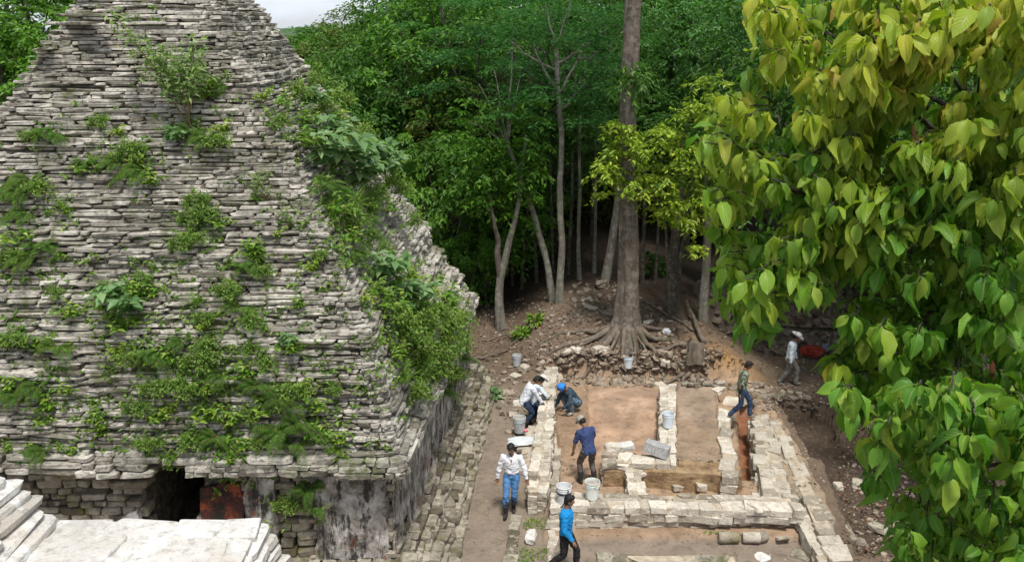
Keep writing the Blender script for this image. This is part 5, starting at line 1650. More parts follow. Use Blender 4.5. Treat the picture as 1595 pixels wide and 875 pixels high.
# ================================================================== PEOPLE
def nrm(v):
    v = np.asarray(v, float); return v / (np.linalg.norm(v) + 1e-9)
def ell_tube(mb, C, A, B, ra, rb, seg=16, capr=True):
    """closed loft; C centres, A,B axes per ring (or single), ra,rb radii"""
    C = np.asarray(C, float); k = len(C)
    A = np.broadcast_to(np.asarray(A, float), (k, 3)); B = np.broadcast_to(np.asarray(B, float), (k, 3))
    an = np.arange(seg) / seg * 2 * math.pi
    V = [C[i] + np.outer(np.cos(an) * ra[i], A[i]) + np.outer(np.sin(an) * rb[i], B[i]) for i in range(k)]
    V = np.concatenate(V + [C[:1], C[-1:]])
    F4 = [(i * seg + j, i * seg + (j + 1) % seg, (i + 1) * seg + (j + 1) % seg, (i + 1) * seg + j) for i in range(k - 1) for j in range(seg)]
    mb.add(V, F4)
    mb.f[-1] = mb.f[-1]
    n0 = mb.n - len(V)
    F3 = np.array([((j + 1) % seg, j, k * seg) for j in range(seg)] + [((k - 1) * seg + j, (k - 1) * seg + (j + 1) % seg, k * seg + 1) for j in range(seg)])
    mb.f.append(F3 + n0); mb.mi.append(np.zeros(len(F3), int))
def limb_loft(mb, p0, p1, r, seg=14, ext=0.0, flat=1.0):
    p0, p1 = np.array(p0, float), np.array(p1, float)
    d = nrm(p1 - p0); p1 = p1 + d * ext
    a = nrm(np.cross(d, [0.3, 0.2, 0.93] if abs(d[2]) < .8 else [1, .1, 0])); b = np.cross(d, a)
    t = np.linspace(0, 1, len(r))
    C = p0 + np.outer(t, p1 - p0)
    e = 0.3
    C = np.vstack([p0 - d * r[0] * e, C, p1 + d * r[-1] * e]); r = [r[0] * .75] + list(r) + [r[-1] * .75]
    ell_tube(mb, C, a, b, np.array(r), np.array(r) * flat, seg)
def ellipsoid(mb, c, A, B, Cc, ra, rb, rc, seg=14, rings=9, shape=None):
    th = np.linspace(0.12, math.pi - 0.12, rings)
    c = np.asarray(c, float)
    C = [c + np.asarray(Cc) * (math.cos(t) * rc) for t in th]
    fa = [math.sin(t) * (shape(math.cos(t)) if shape else 1) for t in th]
    ell_tube(mb, C, A, B, np.array(fa) * ra, np.array(fa) * rb, seg)
def ik(a, b, l1, l2, pole):
    a, b = np.array(a, float), np.array(b, float)
    d = b - a; L = np.linalg.norm(d); m = (l1 + l2) * .995
    if L > m: b = a + d / L * m; d = b - a; L = m
    x = (l1 * l1 - l2 * l2 + L * L) / (2 * L); h = math.sqrt(max(0, l1 * l1 - x * x))
    u = d / L; p = np.array(pole, float); p = nrm(p - u * np.dot(p, u))
    return a + u * x + p * h, b
def finish_body(mb, name, mat, parent, vox, smooth_it=4, disp=None):
    o = mb.build(name, mat, parent, smooth=True)
    r = o.modifiers.new('surface', 'REMESH'); r.mode = 'VOXEL'; r.voxel_size = vox; r.use_smooth_shade = True
    s = o.modifiers.new('smooth', 'SMOOTH'); s.iterations = smooth_it; s.factor = 0.5
    if disp:
        tx = bpy.data.textures.get('cloth_folds')
        if tx is None:
            tx = bpy.data.textures.new('cloth_folds', 'CLOUDS'); tx.noise_scale = 0.075; tx.noise_depth = 2
        d = o.modifiers.new('folds', 'DISPLACE'); d.texture = tx; d.strength = disp; d.mid_level = 0.5; d.texture_coords = 'GLOBAL'
    return o
def cloth(name, col, var=0.12, check=None, camo=None, rough=0.9):
    n = NT(name); v = n.coord('Object')
    f = n.noise(v, 6, 4, 0.6)
    c = n.mix(n.ramp(f, [(0.35, 0), (0.65, 1)]), tuple(x * (1 - var) for x in col), tuple(min(.9, x * (1 + var)) for x in col))
    c = n.mix(n.ramp(n.noise(v, 3.5, 6, .7), [(.52, 0), (.72, .45)]), c, tuple(x * .5 + .10 for x in col))
    if check:
        s = n.n('ShaderNodeSeparateXYZ'); n.l(v, s.inputs[0])
        for ax in (0, 2):
            w = n.math('FRACT', n.math('MULTIPLY', s.outputs[ax], 18))
            c = n.mix(n.ramp(w, [(0, .45), (.16, .45), (.2, 0)], 'CONSTANT'), c, check)
    if camo:
        g_ = n.noise(v, 11, 3, .5, dist=1.0)
        c = n.mix(n.ramp(g_, [(.42, 0), (.46, 1)]), c, camo[0]); c = n.mix(n.ramp(n.noise(v, 14, 3, .5, dist=1.), [(.55, 0), (.58, 1)]), c, camo[1])
    return n.finish(c, rough, n.noise(v, 25, 4, .6), .35, .01, spec=.2)
M['skin'] = plain('tan skin', (0.26, 0.135, 0.08), 0.6, 0.08, 6, 0.1)
M['hair'] = plain('black hair', (0.012, 0.010, 0.009), 0.55, 0.3, 30, 0.6)
M['eye'] = plain('dark eyes', (0.02, 0.015, 0.012), 0.3, 0.0)
M['lips'] = plain('lips', (0.22, 0.08, 0.06), 0.6, 0.0)
M['glove'] = plain('dark work gloves', (0.03, 0.03, 0.03), 0.9, 0.2)
M['boot'] = plain('dark rubber boots', (0.03, 0.027, 0.025), 0.5, 0.3, 10)
M['dusty_boot'] = plain('dusty grey boots', (0.20, 0.18, 0.15), 0.85, 0.25, 12)
M['pale_shoe'] = plain('pale shoes', (0.55, 0.54, 0.52), 0.8, 0.15, 12)

def person(loc, yaw, label, pose, shirt, trousers, boots='boot', scale=1.0, headgear=None, sleeves='long', untucked=True, gloves=False, under=None, group=None, boot_top=.30, open_collar=False):
    root = empty('person', loc, yaw); tag(root, label, 'person', group)
    root.scale = (scale,) * 3
    L = pose
    pel = np.array(L.get('pelvis', (0, 0, .90)), float)
    le, si = math.radians(L.get('lean', 3)), math.radians(L.get('side', 0))
    U = nrm([math.sin(si), math.sin(le) * math.cos(si), math.cos(le) * math.cos(si)])
    S0 = nrm(L.get('hipdir', (1, 0, 0)))
    tw = math.radians(L.get('twist', 0))
    Sx = np.array([math.cos(tw), math.sin(tw), 0]); Sx = nrm(Sx - U * np.dot(Sx, U)); Fw = np.cross(U, Sx)
    neck = pel + U * .515
    hp, hy = math.radians(L.get('hpitch', 0)), math.radians(L.get('hyaw', 0))
    HF = nrm(Fw * math.cos(hy) + Sx * math.sin(hy)); HS = nrm(np.cross(HF, U)); HU = nrm(U * math.cos(hp) + HF * math.sin(hp))
    HS = nrm(np.cross(HF, HU)); HF = np.cross(HU, HS)
    hc = neck + U * .055 + HU * .125 + HF * .015
    sh = {s: neck - U * .065 + Sx * (.165 * s) for s in (-1, 1)}
    hip = {s: pel + S0 * (.088 * s) - np.array([0, 0, .01]) for s in (-1, 1)}
    K, A_, E_, W_ = {}, {}, {}, {}
    for s, n_ in ((-1, 'L'), (1, 'R')):
        ft = np.array(L['foot' + n_], float)
        K[s], A_[s] = ik(hip[s], ft + [0, 0, .085], .425, .42, L.get('kpole' + n_, (0.08 * s, 1, .15)))
        E_[s], W_[s] = ik(sh[s], np.array(L['hand' + n_], float), .285, .255, L.get('epole' + n_, (s * .6, -1, -.3)))
    # ---- skin body
    b = MB()
    # pelvis to neck
    cs = [pel - U * .09, pel, pel + U * .14, pel + U * .28, pel + U * .40, pel + U * .455, neck, neck + U * .07]
    ra = [.10, .14, .12, .14, .15, .12, .052, .050]; rb = [.08, .10, .085, .10, .10, .075, .052, .05]
    ell_tube(b, cs, Sx, Fw, np.array(ra), np.array(rb), 20)
    ell_tube(b, [neck - U * .05, neck + U * .02, neck + U * .06 + HU * .06], Sx, Fw, np.array([.06, .052, .052]), np.array([.06, .054, .054]), 14)
    hs = lambda c: (1 - .20 * max(0, -c) ** 1.5)
    ellipsoid(b, hc, HS, HF, HU, .076, .092, .118, 18, 12, hs)
    ellipsoid(b, hc - HU * .062 + HF * .030, HS, HF, HU, .050, .058, .050, 12, 8)      # jaw
    ellipsoid(b, hc - HU * .012 + HF * .094, HS, HF, HU, .014, .020, .026, 8, 6)       # nose
    ellipsoid(b, hc + HU * .022 + HF * .078, HS, HF, HU, .050, .014, .010, 8, 6)       # brow
    for s in (-1, 1): ellipsoid(b, hc + HS * (.077 * s) - HU * .005 - HF * .008, HF, HS, HU, .018, .010, .030, 8, 6)
    for s in (-1, 1):
        limb_loft(b, sh[s], E_[s], [.046, .050, .043, .036]); limb_loft(b, E_[s], W_[s], [.037, .040, .032, .024])
        limb_loft(b, hip[s], K[s], [.082, .078, .064, .052]); limb_loft(b, K[s], A_[s], [.052, .056, .045, .036])
        # hand: palm, five fingers closing a little
        d = nrm(W_[s] - E_[s]); side = nrm(np.cross(d, Fw if abs(np.dot(d, Fw)) < .8 else U)) * 1.0
        inn = nrm(np.cross(side, d)); 
        if np.dot(inn, -Sx * s) < 0 and abs(np.dot(d, U)) > .5: inn = -inn
        palm = W_[s] + d * .045
        ellipsoid(b, palm, side, inn, d, .040, .017, .055, 10, 7)
        for f_, (o_, l_) in enumerate(((-.030, .062), (-.010, .075), (.010, .080), (.029, .070))):
            q0 = palm + d * .035 + side * o_; q1 = q0 + d * l_ * .5 + inn * .010; q2 = q1 + d * l_ * .35 + inn * .022
            limb_loft(b, q0, q1, [.0095, .009], 7); limb_loft(b, q1, q2, [.009, .0075], 7)
        q0 = palm - d * .02 + side * .03 * (1); q1 = q0 + side * .025 + d * .028 + inn * .01; q2 = q1 + d * .03 + inn * .012
        limb_loft(b, q0, q1, [.013, .011], 7); limb_loft(b, q1, q2, [.011, .009], 7)
        # foot core
        fy = math.radians(L.get('fyaw' + ('L' if s < 0 else 'R'), 6 * s)); fd = np.array([math.sin(fy), math.cos(fy), L.get('fpitch' + ('L' if s < 0 else 'R'), 0)]); fd = nrm(fd)
        limb_loft(b, A_[s] - fd * .04 - [0, 0, .045], A_[s] + fd * .13 - [0, 0, .055], [.030, .034, .026], 10)
    finish_body(b, 'body', M['skin'], root, .0075, 3)
    for s in (-1, 1):
        m = MB(); ellipsoid(m, hc + HS * (.030 * s) + HU * .010 + HF * .0845, HS, HF, HU, .013, .007, .007, 8, 6); m.build('eye', M['eye'], root, smooth=True)
    m = MB(); ellipsoid(m, hc - HU * .054 + HF * .086, HS, HF, HU, .022, .006, .007, 10, 6); m.build('mouth', M['lips'], root, smooth=True)
    if gloves:
        for s in (-1, 1):
            m = MB(); d = nrm(W_[s] - E_[s]); ellipsoid(m, W_[s] + d * .06, nrm(np.cross(d, U)), nrm(np.cross(nrm(np.cross(d, U)), d)), d, .052, .034, .095, 12, 8); m.build('glove', M['glove'], root, smooth=True)
    # ---- hair
    m = MB()
    ellipsoid(m, hc + HU * .020 - HF * .016, HS, HF, HU, .087, .092, .114, 18, 12)
    ellipsoid(m, hc + HU * .085 + HF * .030, HS, HF, HU, .070, .062, .040, 14, 8)
    ellipsoid(m, hc - HU * .035 - HF * .045, HS, HF, HU, .072, .055, .070, 14, 8)
    finish_body(m, 'hair', M['hair'], root, .009, 2, .012)
    # ---- trousers
    m = MB()
    ell_tube(m, [pel - U * .12, pel - U * .02, pel + U * .06, pel + U * .115], Sx, Fw, np.array([.10, .160, .152, .142]), np.array([.09, .122, .112, .102]), 20)
    for s in (-1, 1):
        limb_loft(m, hip[s] + [0, 0, .0], K[s], [.098, .093, .078, .068], 16)
        end = A_[s] if boots != 'boot' else A_[s] * .62 + K[s] * .38
        limb_loft(m, K[s], end, [.068, .070, .064, .062] if boots != 'boot' else [.068, .070, .062], 16, ext=.0)
    finish_body(m, 'trousers', M[trousers], root, .010, 3, .040)
    # ---- boots / shoes
    for s, n_ in ((-1, 'L'), (1, 'R')):
        fy = math.radians(L.get('fyaw' + n_, 6 * s)); fd = nrm([math.sin(fy), math.cos(fy), L.get('fpitch' + n_, 0)])
        m = MB()
        a0 = A_[s]
        limb_loft(m, a0 - fd * .045 - [0, 0, .045], a0 + fd * .145 - [0, 0, .050], [.038, .044, .046, .034], 12, flat=.95)
        if boots == 'boot':
            dK = nrm(K[s] - a0); limb_loft(m, a0 - [0, 0, .02], a0 + dK * boot_top, [.046, .054, .066, .068], 14)
        else: limb_loft(m, a0 - [0, 0, .02], a0 + nrm(K[s] - a0) * .07, [.045, .048], 12)
        finish_body(m, 'boot', M[boots], root, .009, 3)
    # ---- shirt
    m = MB()
    low = -.10 if untucked else .06
    cs = [pel + U * low, pel + U * (low + .05), pel + U * .14, pel + U * .28, pel + U * .40, pel + U * .465, neck - U * .005]
    ra = [.160, .163, .158, .172, .180, .150, .072]; rb = [.120, .124, .122, .132, .130, .108, .070]
    if not untucked: ra[0], rb[0] = .150, .112; ra[1] = .172; rb[1] = .134
    ell_tube(m, cs, Sx, Fw, np.array(ra), np.array(rb), 22)
    for s in (-1, 1):
        limb_loft(m, sh[s] - Sx * (.01 * s), E_[s], [.075, .070, .062, .056], 14)
        if sleeves == 'long': limb_loft(m, E_[s], W_[s] * .95 + E_[s] * .05, [.056, .056, .048, .040], 14)
    if sleeves == 'short':
        m2 = MB()
        for s in (-1, 1):
            pass
    finish_body(m, 'shirt', M[shirt], root, .010, 3, .045)
    if open_collar:
        m = MB()
        ell_tube(m, [neck - U * .16 + Fw * .128, neck - U * .08 + Fw * .112, neck - U * .01 + Fw * .068], Sx, Fw, np.array([.006, .022, .038]), np.array([.012, .014, .014]), 10)
        m.build('bare_chest', M['skin'], root, smooth=True)
        for s in (-1, 1):
            m = MB(); limb_loft(m, neck + Sx * .06 * s + U * .005 - Fw * .02, neck + Sx * .035 * s - U * .06 + Fw * .105, [.013, .016, .010], 8, flat=.5); m.build('collar', M[shirt], root, smooth=True)
    else:
        m = MB(); ell_tube(m, [neck - U * .03, neck + U * .012], Sx, Fw, np.array([.075, .062]), np.array([.073, .062]), 18); m.build('collar', M[shirt], root, smooth=True)
    if under:      # undershirt sleeves
        m = MB()
        for s in (-1, 1): limb_loft(m, E_[s] + (sh[s] - E_[s]) * .3, W_[s] * .93 + E_[s] * .07, [.050, .046, .038], 12)
        m.build('sleeves', M[under], root, smooth=True)
    # ---- headgear
    if headgear:
        kind, mt = headgear
        m = MB()
        up = nrm(HU - HF * .1)
        if kind == 'hat':
            an = np.linspace(0, 2 * math.pi, 33)[:-1]
            prof = [(.0, .135), (.05, .137), (.075, .125), (.088, .09), (.094, .045), (.10, .038), (.15, .030), (.185, .036), (.19, .030), (.15, .022), (.09, .028), (.02, .12), (0, .125)]
            V, F = [], []
            for (r_, z_) in prof:
                for a in an:
                    curl = .035 * (abs(math.cos(a)) ** 2) * max(0, (r_ - .1) / .09)
                    V.append(hc + HU * (z_ + .03 + curl) + HS * math.cos(a) * r_ * .95 + HF * math.sin(a) * r_ * 1.08)
            for i in range(len(prof) - 1):
                for j in range(32): F.append((i * 32 + j, i * 32 + (j + 1) % 32, (i + 1) * 32 + (j + 1) % 32, (i + 1) * 32 + j))
            m.add(V, F); o = m.build('hat', M[mt], root, smooth=True)
            m = MB(); an_ = [hc + HU * .082 + HS * math.cos(a) * .091 + HF * math.sin(a) * .103 for a in np.linspace(0, 2 * math.pi, 25)]
            tube(m, an_, .008, 6, cap=False); m.build('hat_band', M['boot'], o)
        elif kind == 'cap':
            ellipsoid(m, hc + HU * .045 - HF * .008, HS, HF, HU, .095, .104, .090, 20, 12)
            o = m.build('cap', M[mt], root, smooth=True)
            m = MB(); ell_tube(m, [hc + HU * .05 + HF * .075, hc + HU * .052 + HF * .11, hc + HU * .040 + HF * .16, hc + HU * .036 + HF * .17], HS, HU, np.array([.07, .072, .05, .02]), np.array([.006] * 4), 14)
            m.build('cap_peak', M[mt], o, smooth=True)
        elif kind == 'wrap':
            ellipsoid(m, hc + HU * .035 - HF * .012, HS, HF, HU, .098, .108, .102, 20, 12)
            ellipsoid(m, hc - HU * .03 - HF * .085, HS, HF, HU, .045, .04, .055, 12, 8)
            finish_body(m, 'head_wrap', M[mt], root, .009, 2, .02)
    return root
M['white_cloth'] = cloth('white shirt cotton', (0.80, 0.80, 0.84), .06)
M['check_cloth'] = cloth('white checked cotton', (0.74, 0.76, 0.80), .06, check=(0.42, 0.46, 0.55))
M['pale_cloth'] = cloth('pale grey blue shirt', (0.62, 0.68, 0.72), .08)
M['bright_blue'] = cloth('bright blue shirt cotton', (0.012, 0.22, 0.52), .1)
M['navy_cloth'] = cloth('faded navy cotton', (0.040, 0.060, 0.15), .2)
M['slate_cloth'] = cloth('dark slate shirt', (0.035, 0.06, 0.085), .2)
M['camo_cloth'] = cloth('printed green shirt', (0.10, 0.13, 0.075), .15, camo=((0.24, 0.27, 0.19), (0.03, 0.035, 0.025)))
M['black_sleeve'] = cloth('black undershirt', (0.02, 0.022, 0.025), .2)
M['denim'] = cloth('blue denim', (0.085, 0.21, 0.42), .25)
M['dark_denim'] = cloth('dark denim', (0.03, 0.05, 0.10), .25)
M['old_denim'] = cloth('washed denim with mud', (0.13, 0.20, 0.27), .35)
M['black_cloth'] = cloth('black trousers cloth', (0.018, 0.017, 0.018), .2)
M['grey_cloth'] = cloth('grey work trousers', (0.17, 0.165, 0.14), .25)
M['brown_cloth'] = cloth('dusty brown trousers', (0.12, 0.10, 0.09), .3)
M['hat_straw'] = plain('white woven hat', (0.80, 0.78, 0.74), 0.8, .06, 40, .3)
M['cap_grey'] = plain('dusty grey cap', (0.32, 0.30, 0.25), 0.9, .2, 20, .3)
M['wrap_blue'] = cloth('bright blue cotton wrap', (0.03, 0.24, 0.75), .15)

def P3(px, py, z):
    a = at(px, py, z); return (a[0], a[1], z)
person(P3(797, 797, 0.03), math.pi - 0.12, 'man in open white shirt and blue jeans walking down the path towards the camera',
       dict(pelvis=(0, 0, .895), lean=4, twist=4, hpitch=22, hyaw=8, footL=(.07 - .10, -.12, .0), footR=(.10, .20, 0.0), fpitchL=-.35, handL=(-.34, .03, .80), handR=(.30, .04, .82), epoleL=(-1, -.5, 0), epoleR=(1, -.5, 0)),
       'white_cloth', 'denim', 'boot', 1.0, untucked=False, open_collar=True)
person(P3(880, 892, 0.0), -math.pi / 2 - .25, 'man in bright blue shirt and black trousers striding right at the bottom edge',
       dict(pelvis=(0, 0, .885), lean=1, hpitch=14, hyaw=-12, footL=(-.07, .20, 0), footR=(.09, -.34, .10), fpitchR=-.8, kpoleR=(0.05, 1, -.1), handL=(-.26, .02, .80), handR=(.22, .18, .86), epoleL=(-.6, -1, 0), epoleR=(.6, -1, 0)),
       'bright_blue', 'black_cloth', 'boot', 1.0)
person(P3(820, 664, 0.0), -math.pi / 2 + .25, 'man in white checked shirt bending over the long stone wall with gloved hands',
       dict(pelvis=(0, -.08, .80), lean=27, hpitch=30, footL=(-.10, .10, 0), footR=(.12, -.08, 0), handL=(-.12, .46, .86), handR=(.16, .42, .72), epoleL=(-1, -.3, -.5), epoleR=(1, -.3, -.5)),
       'check_cloth', 'dark_denim', 'boot', .95, gloves=True, boot_top=.15)
person(P3(832, 655, 0.0), -math.pi / 2 + .6, 'man in white hat mostly hidden behind the man in checked shirt',
       dict(pelvis=(0, -.10, .62), lean=26, hpitch=20, footL=(-.12, .10, 0), footR=(.12, -.08, 0), handL=(-.15, .42, .70), handR=(.18, .40, .74), epoleL=(-1, -.3, -.5), epoleR=(1, -.3, -.5)),
       'pale_cloth', 'dark_denim', 'boot', .93, headgear=('hat', 'hat_straw'))
person(P3(891, 641, 0.42), math.pi / 2 + .55, 'crouching digger with blue head wrap, dark shirt and washed jeans',
       dict(pelvis=(0, -.13, .27), lean=38, hpitch=28, footL=(-.13, .10, 0), footR=(.13, .05, 0), kpoleL=(-.25, .6, 1), kpoleR=(.25, .6, 1), handL=(-.14, .40, .22), handR=(.20, .44, .10), epoleL=(-1, 0, 0), epoleR=(1, 0, .0)),
       'slate_cloth', 'old_denim', 'pale_shoe', 1.0, headgear=('wrap', 'wrap_blue'), sleeves='long')
person(P3(915, 752, 0.04), .35, 'man in navy shirt and grey cap stooping with his back to the camera',
       dict(pelvis=(0, -.03, .87), lean=18, side=-4, hpitch=34, hyaw=-25, footL=(-.15, .04, 0), footR=(.17, -.05, 0), handL=(-.30, .20, .72), handR=(.26, .34, .80), epoleL=(-1, -.4, 0), epoleR=(1, -.4, -.2)),
       'navy_cloth', 'brown_cloth', 'boot', 1.0, headgear=('cap', 'cap_grey'), sleeves='short', boot_top=.2)
person(P3(1152, 649, 0.50), -math.pi / 2 - .15, 'man in green printed shirt and dark jeans stepping across the slot trench',
       dict(pelvis=(0, 0, .84), lean=5, hpitch=30, footL=(-.06, .27, -.02), footR=(.07, -.27, .0), fpitchR=-.2, handL=(-.22, .10, .76), handR=(.25, -.06, .74), epoleL=(-.6, -1, 0), epoleR=(.6, -1, 0)),
       'camo_cloth', 'dark_denim', 'dusty_boot', .95, sleeves='short', under='black_sleeve')
person(P3(1227, 598, H(*at(1227, 598, 0.0)) ), -math.pi / 2 - .35, 'man in white cowboy hat, pale shirt and grey trousers walking by the rubble pile',
       dict(pelvis=(0, 0, .87), lean=6, hpitch=26, footL=(-.07, .22, 0), footR=(.08, -.26, .0), fpitchR=-.25, handL=(-.20, .18, .80), handR=(.24, .05, .78), epoleL=(-.5, -1, 0), epoleR=(.5, -1, 0)),
       'pale_cloth', 'grey_cloth', 'dusty_boot', .97, headgear=('hat', 'hat_straw'))
# ================================================================== BUCKETS, RUBBLE, TIMBER AND OTHER THINGS
def lathe(mb, prof, seg=28, c=(0, 0, 0), mi=0):
    an = np.arange(seg) / seg * 2 * math.pi
    V = np.concatenate([np.column_stack([np.cos(an) * r + c[0], np.sin(an) * r + c[1], np.full(seg, z + c[2])]) for r, z in prof])
    F = [(i * seg + j, i * seg + (j + 1) % seg, (i + 1) * seg + (j + 1) % seg, (i + 1) * seg + j) for i in range(len(prof) - 1) for j in range(seg)]
    mb.add(V, F, mi=mi)
def plastic(name, col, dirt=.35, dcol=(.36, .31, .25)):
    n = NT(name); v = n.coord('Object')
    c = n.mix(n.ramp(n.noise(v, 5, 6, .7), [(.48, 0), (.66, dirt)]), col, dcol)
    c = n.mix(n.ramp(n.noise(v, 30, 3, .6, stretch=(1, 1, .2)), [(.55, 0), (.7, dirt * .6)]), c, dcol)
    return n.finish(c, .45, n.noise(v, 20, 3, .5), .1, .005, spec=.4)
M['bucket_white'] = plastic('dusty white plastic', (0.74, 0.76, 0.78))
M['bucket_blue'] = plastic('pale blue white plastic', (0.66, 0.74, 0.80), .25)
M['bucket_grey'] = plastic('greyish plastic', (0.56, 0.60, 0.62), .5)
M['bucket_lime'] = plastic('white plastic with greenish mortar stains', (0.72, 0.74, 0.70), .8, (.42, .50, .36))
M['black_rubber'] = plain('black rubber', (0.02, 0.02, 0.022), .6, .1)
M['wire'] = plain('steel wire', (0.35, 0.35, 0.35), .4, .1, metal=.8)
M['mortar_mix'] = plain('grey mortar in bucket', (0.34, 0.31, 0.27), .95, .2, 20, .6)
rb_ = np.random.default_rng(9)
def bucket(px, py, z, label, mat='bucket_white', s=1.0, strap=False, tilt=0, fill=.55, group='plastic buckets around the dig'):
    a = at(px, py, z)
    root = empty('bucket', (a[0], a[1], z), rb_.uniform(0, 6)); tag(root, label, 'bucket', group)
    root.scale = (s,) * 3
    root.rotation_euler.x = tilt
    m = MB()
    lathe(m, [(0.001, .0), (.118, 0), (.122, .006), (.136, .25), (.137, .262), (.146, .264), (.146, .275), (.139, .277), (.140, .300), (.149, .302), (.149, .314), (.141, .316), (.142, .345), (.151, .347), (.153, .362), (.146, .366), (.141, .36), (.138, .25), (.118, .012), (.001, .010)])
    m.build('bucket_shell', M[mat], root, smooth=False)
    m = MB(); lathe(m, [(.001, fill * .36 + .02), (.06, fill * .36 + .03), (.115 + .02 * fill, fill * .36)], 24); m.build('contents', M['mortar_mix'], root, smooth=True)
    m = MB(); t = np.linspace(0, math.pi, 15)
    drop = 1.0
    tube(m, np.column_stack([np.cos(t) * .155, -np.sin(t) * .155 * drop - .0, .30 - np.sin(t) * .12]), .0035, 5, cap=False)
    h = m.build('handle', M['wire'], root)
    if strap:
        m = MB(); lathe(m, [(.1375, .215), (.143, .215), (.1445, .245), (.1385, .245)], 24); m.build('rubber_band', M['black_rubber'], root)
        m = MB(); tube(m, [(.15, 0, .33), (.185, -.02, .27), (.17, -.05, .15), (.14, -.12, .02), (.05, -.17, -.06)], [.012] * 5, 6); m.build('rubber_strap', M['black_rubber'], root)
    return root
bucket(878, 782, .58, 'large bucket with black rubber strap, left one on the broad front wall', 'bucket_white', 1.08, True)
bucket(922, 775, .58, 'white bucket with greenish stains, right one on the broad front wall', 'bucket_lime', 1.08, fill=.85)
bucket(1040, 664, .62, 'pale blue white bucket standing on the partition wall', 'bucket_blue', 1.0)
_g = ground_at(978, 572)
bucket(978, 572, _g[2], 'white bucket on the rubble lip below the great tree', 'bucket_blue', 1.0)
bucket(805, 569, H(*at(805, 569, .35)), 'small grey bucket on loose earth at the head of the path', 'bucket_grey', .95)
bucket(809, 672, .12, 'tall greyish bucket beside the man in checked shirt', 'bucket_grey', 1.12, fill=.9)

# grey upturned container with faded painted letters
n = NT('scuffed grey plastic'); v = n.coord('Object')
M['crate_grey'] = n.finish(n.ramp(n.noise(v, 8, 6, .7), [(.35, (.24, .235, .225)), (.65, (.42, .42, .41))]), .7, n.noise(v, 30, 4, .6), .3, .01)
ca_ = at(1020, 706, .62)
cr = empty('plastic_crate', (ca_[0] + .02, ca_[1], .60), -.42); tag(cr, 'upturned scuffed grey container lettered in faded paint on the stone ledge', 'container')
m = MB()
def frust(m, x, y, z0, z1, k, t=.02):
    o0 = [(-x, -y, z0), (x, -y, z0), (x, y, z0), (-x, y, z0)]; o1 = [(-x * k, -y * k, z1), (x * k, -y * k, z1), (x * k, y * k, z1), (-x * k, y * k, z1)]
    i0 = [(a + (-t if a > 0 else t), b + (-t if b > 0 else t), z0) for a, b, _ in o0]; i1 = [(a + (-t if a > 0 else t), b + (-t if b > 0 else t), z1 - t) for a, b, _ in o1]
    V = np.array(o0 + o1 + i0 + i1)
    F = [(0, 1, 5, 4), (1, 2, 6, 5), (2, 3, 7, 6), (3, 0, 4, 7), (4, 5, 6, 7), (8, 12, 13, 9), (9, 13, 14, 10), (10, 14, 15, 11), (11, 15, 12, 8), (12, 15, 14, 13), (0, 8, 9, 1), (1, 9, 10, 2), (2, 10, 11, 3), (3, 11, 8, 0)]
    m.add(V, F)
frust(m, .30, .17, 0, .24, .93)
o = m.build('shell', M['crate_grey'], cr); o.rotation_euler = (math.radians(-6), math.radians(10), 0); o.location.z = .03
bv = o.modifiers.new('bevel', 'BEVEL'); bv.width = .008; bv.segments = 2
m = MB(); tube(m, [(-.30, -.17, .004), (.30, -.17, .004), (.30, .17, .004), (-.30, .17, .004), (-.30, -.17, .004)], .010, 6); o2 = m.build('rim', M['crate_grey'], cr); o2.rotation_euler = o.rotation_euler; o2.location.z = .03
cu = bpy.data.curves.new('lettering', 'FONT'); cu.body = 'N1-5'; cu.size = .20; cu.extrude = .002; cu.align_x = 'CENTER'; cu.align_y = 'CENTER'
M['faded_paint'] = plastic('faded white paint', (0.58, 0.57, 0.55), .7, (.36, .35, .34)); tmp_ = bpy.data.objects.new('lettering', cu); COL.objects.link(tmp_); bpy.context.view_layer.update()
lm_ = bpy.data.meshes.new_from_object(tmp_.evaluated_get(bpy.context.evaluated_depsgraph_get())); bpy.data.objects.remove(tmp_)
lm_.materials.clear(); lm_.materials.append(M['faded_paint'])
tx_ = bpy.data.objects.new('lettering', lm_); COL.objects.link(tx_); tx_.parent = o
tx_.location = (-.04, -.168, .115); tx_.rotation_euler = (math.radians(90 + 3), 0, 0)

# single stones
rs_ = np.random.default_rng(123)
def stone(px, py, z, dims, label, mat='dig_stone', name='loose_stone', rz=None, cat='stone', group=None, tilt=.1):
    a = at(px, py, z)
    root = MB(); C = np.array([[0, 0, dims[2] / 2 - .01]])
    an = rs_.uniform(0, 3.1) if rz is None else rz
    stones(root, C, [(math.cos(an), math.sin(an), rs_.normal(0, tilt))], [(-math.sin(an), math.cos(an), rs_.normal(0, tilt))], [(0, 0, 1)], [dims], rs_, .30)
    o = root.build(name, M[mat]); o.location = (a[0], a[1], z)
    return tag(o, label, cat, group)
stone(955, 700, .57, (.42, .26, .16), 'rounded white capped stone at the left end of the ledge', 'dig_cream', rz=.1)
stone(950, 713, .55, (.36, .2, .14), 'grey stone set in the left front of the ledge', 'rubble', rz=0)
stone(974, 700, .57, (.38, .30, .18), 'white limewashed stone between ledge end and grey container', 'white_stone', rz=.3)
stone(974, 722, .42, (.30, .24, .22), 'tilted pale block leaning below the ledge', 'dig_cream', rz=.7, tilt=.4)
stone(1001, 740, .30, (.30, .22, .12), 'flat square stone lying right of the short cross wall', 'dig_cream', rz=.5)
stone(1014, 752, .06, (.2, .14, .12), 'round yellowish stone in front of the cut earth face', 'dig_stone')
stone(1055, 762, .02, (.30, .17, .13), 'pinkish block in the trench before the front wall', 'dig_stone', rz=.5, tilt=.3)
stone(1092, 764, .04, (.24, .2, .2), 'squared buff block left of the slot trench mouth', 'dig_stone', rz=.2)
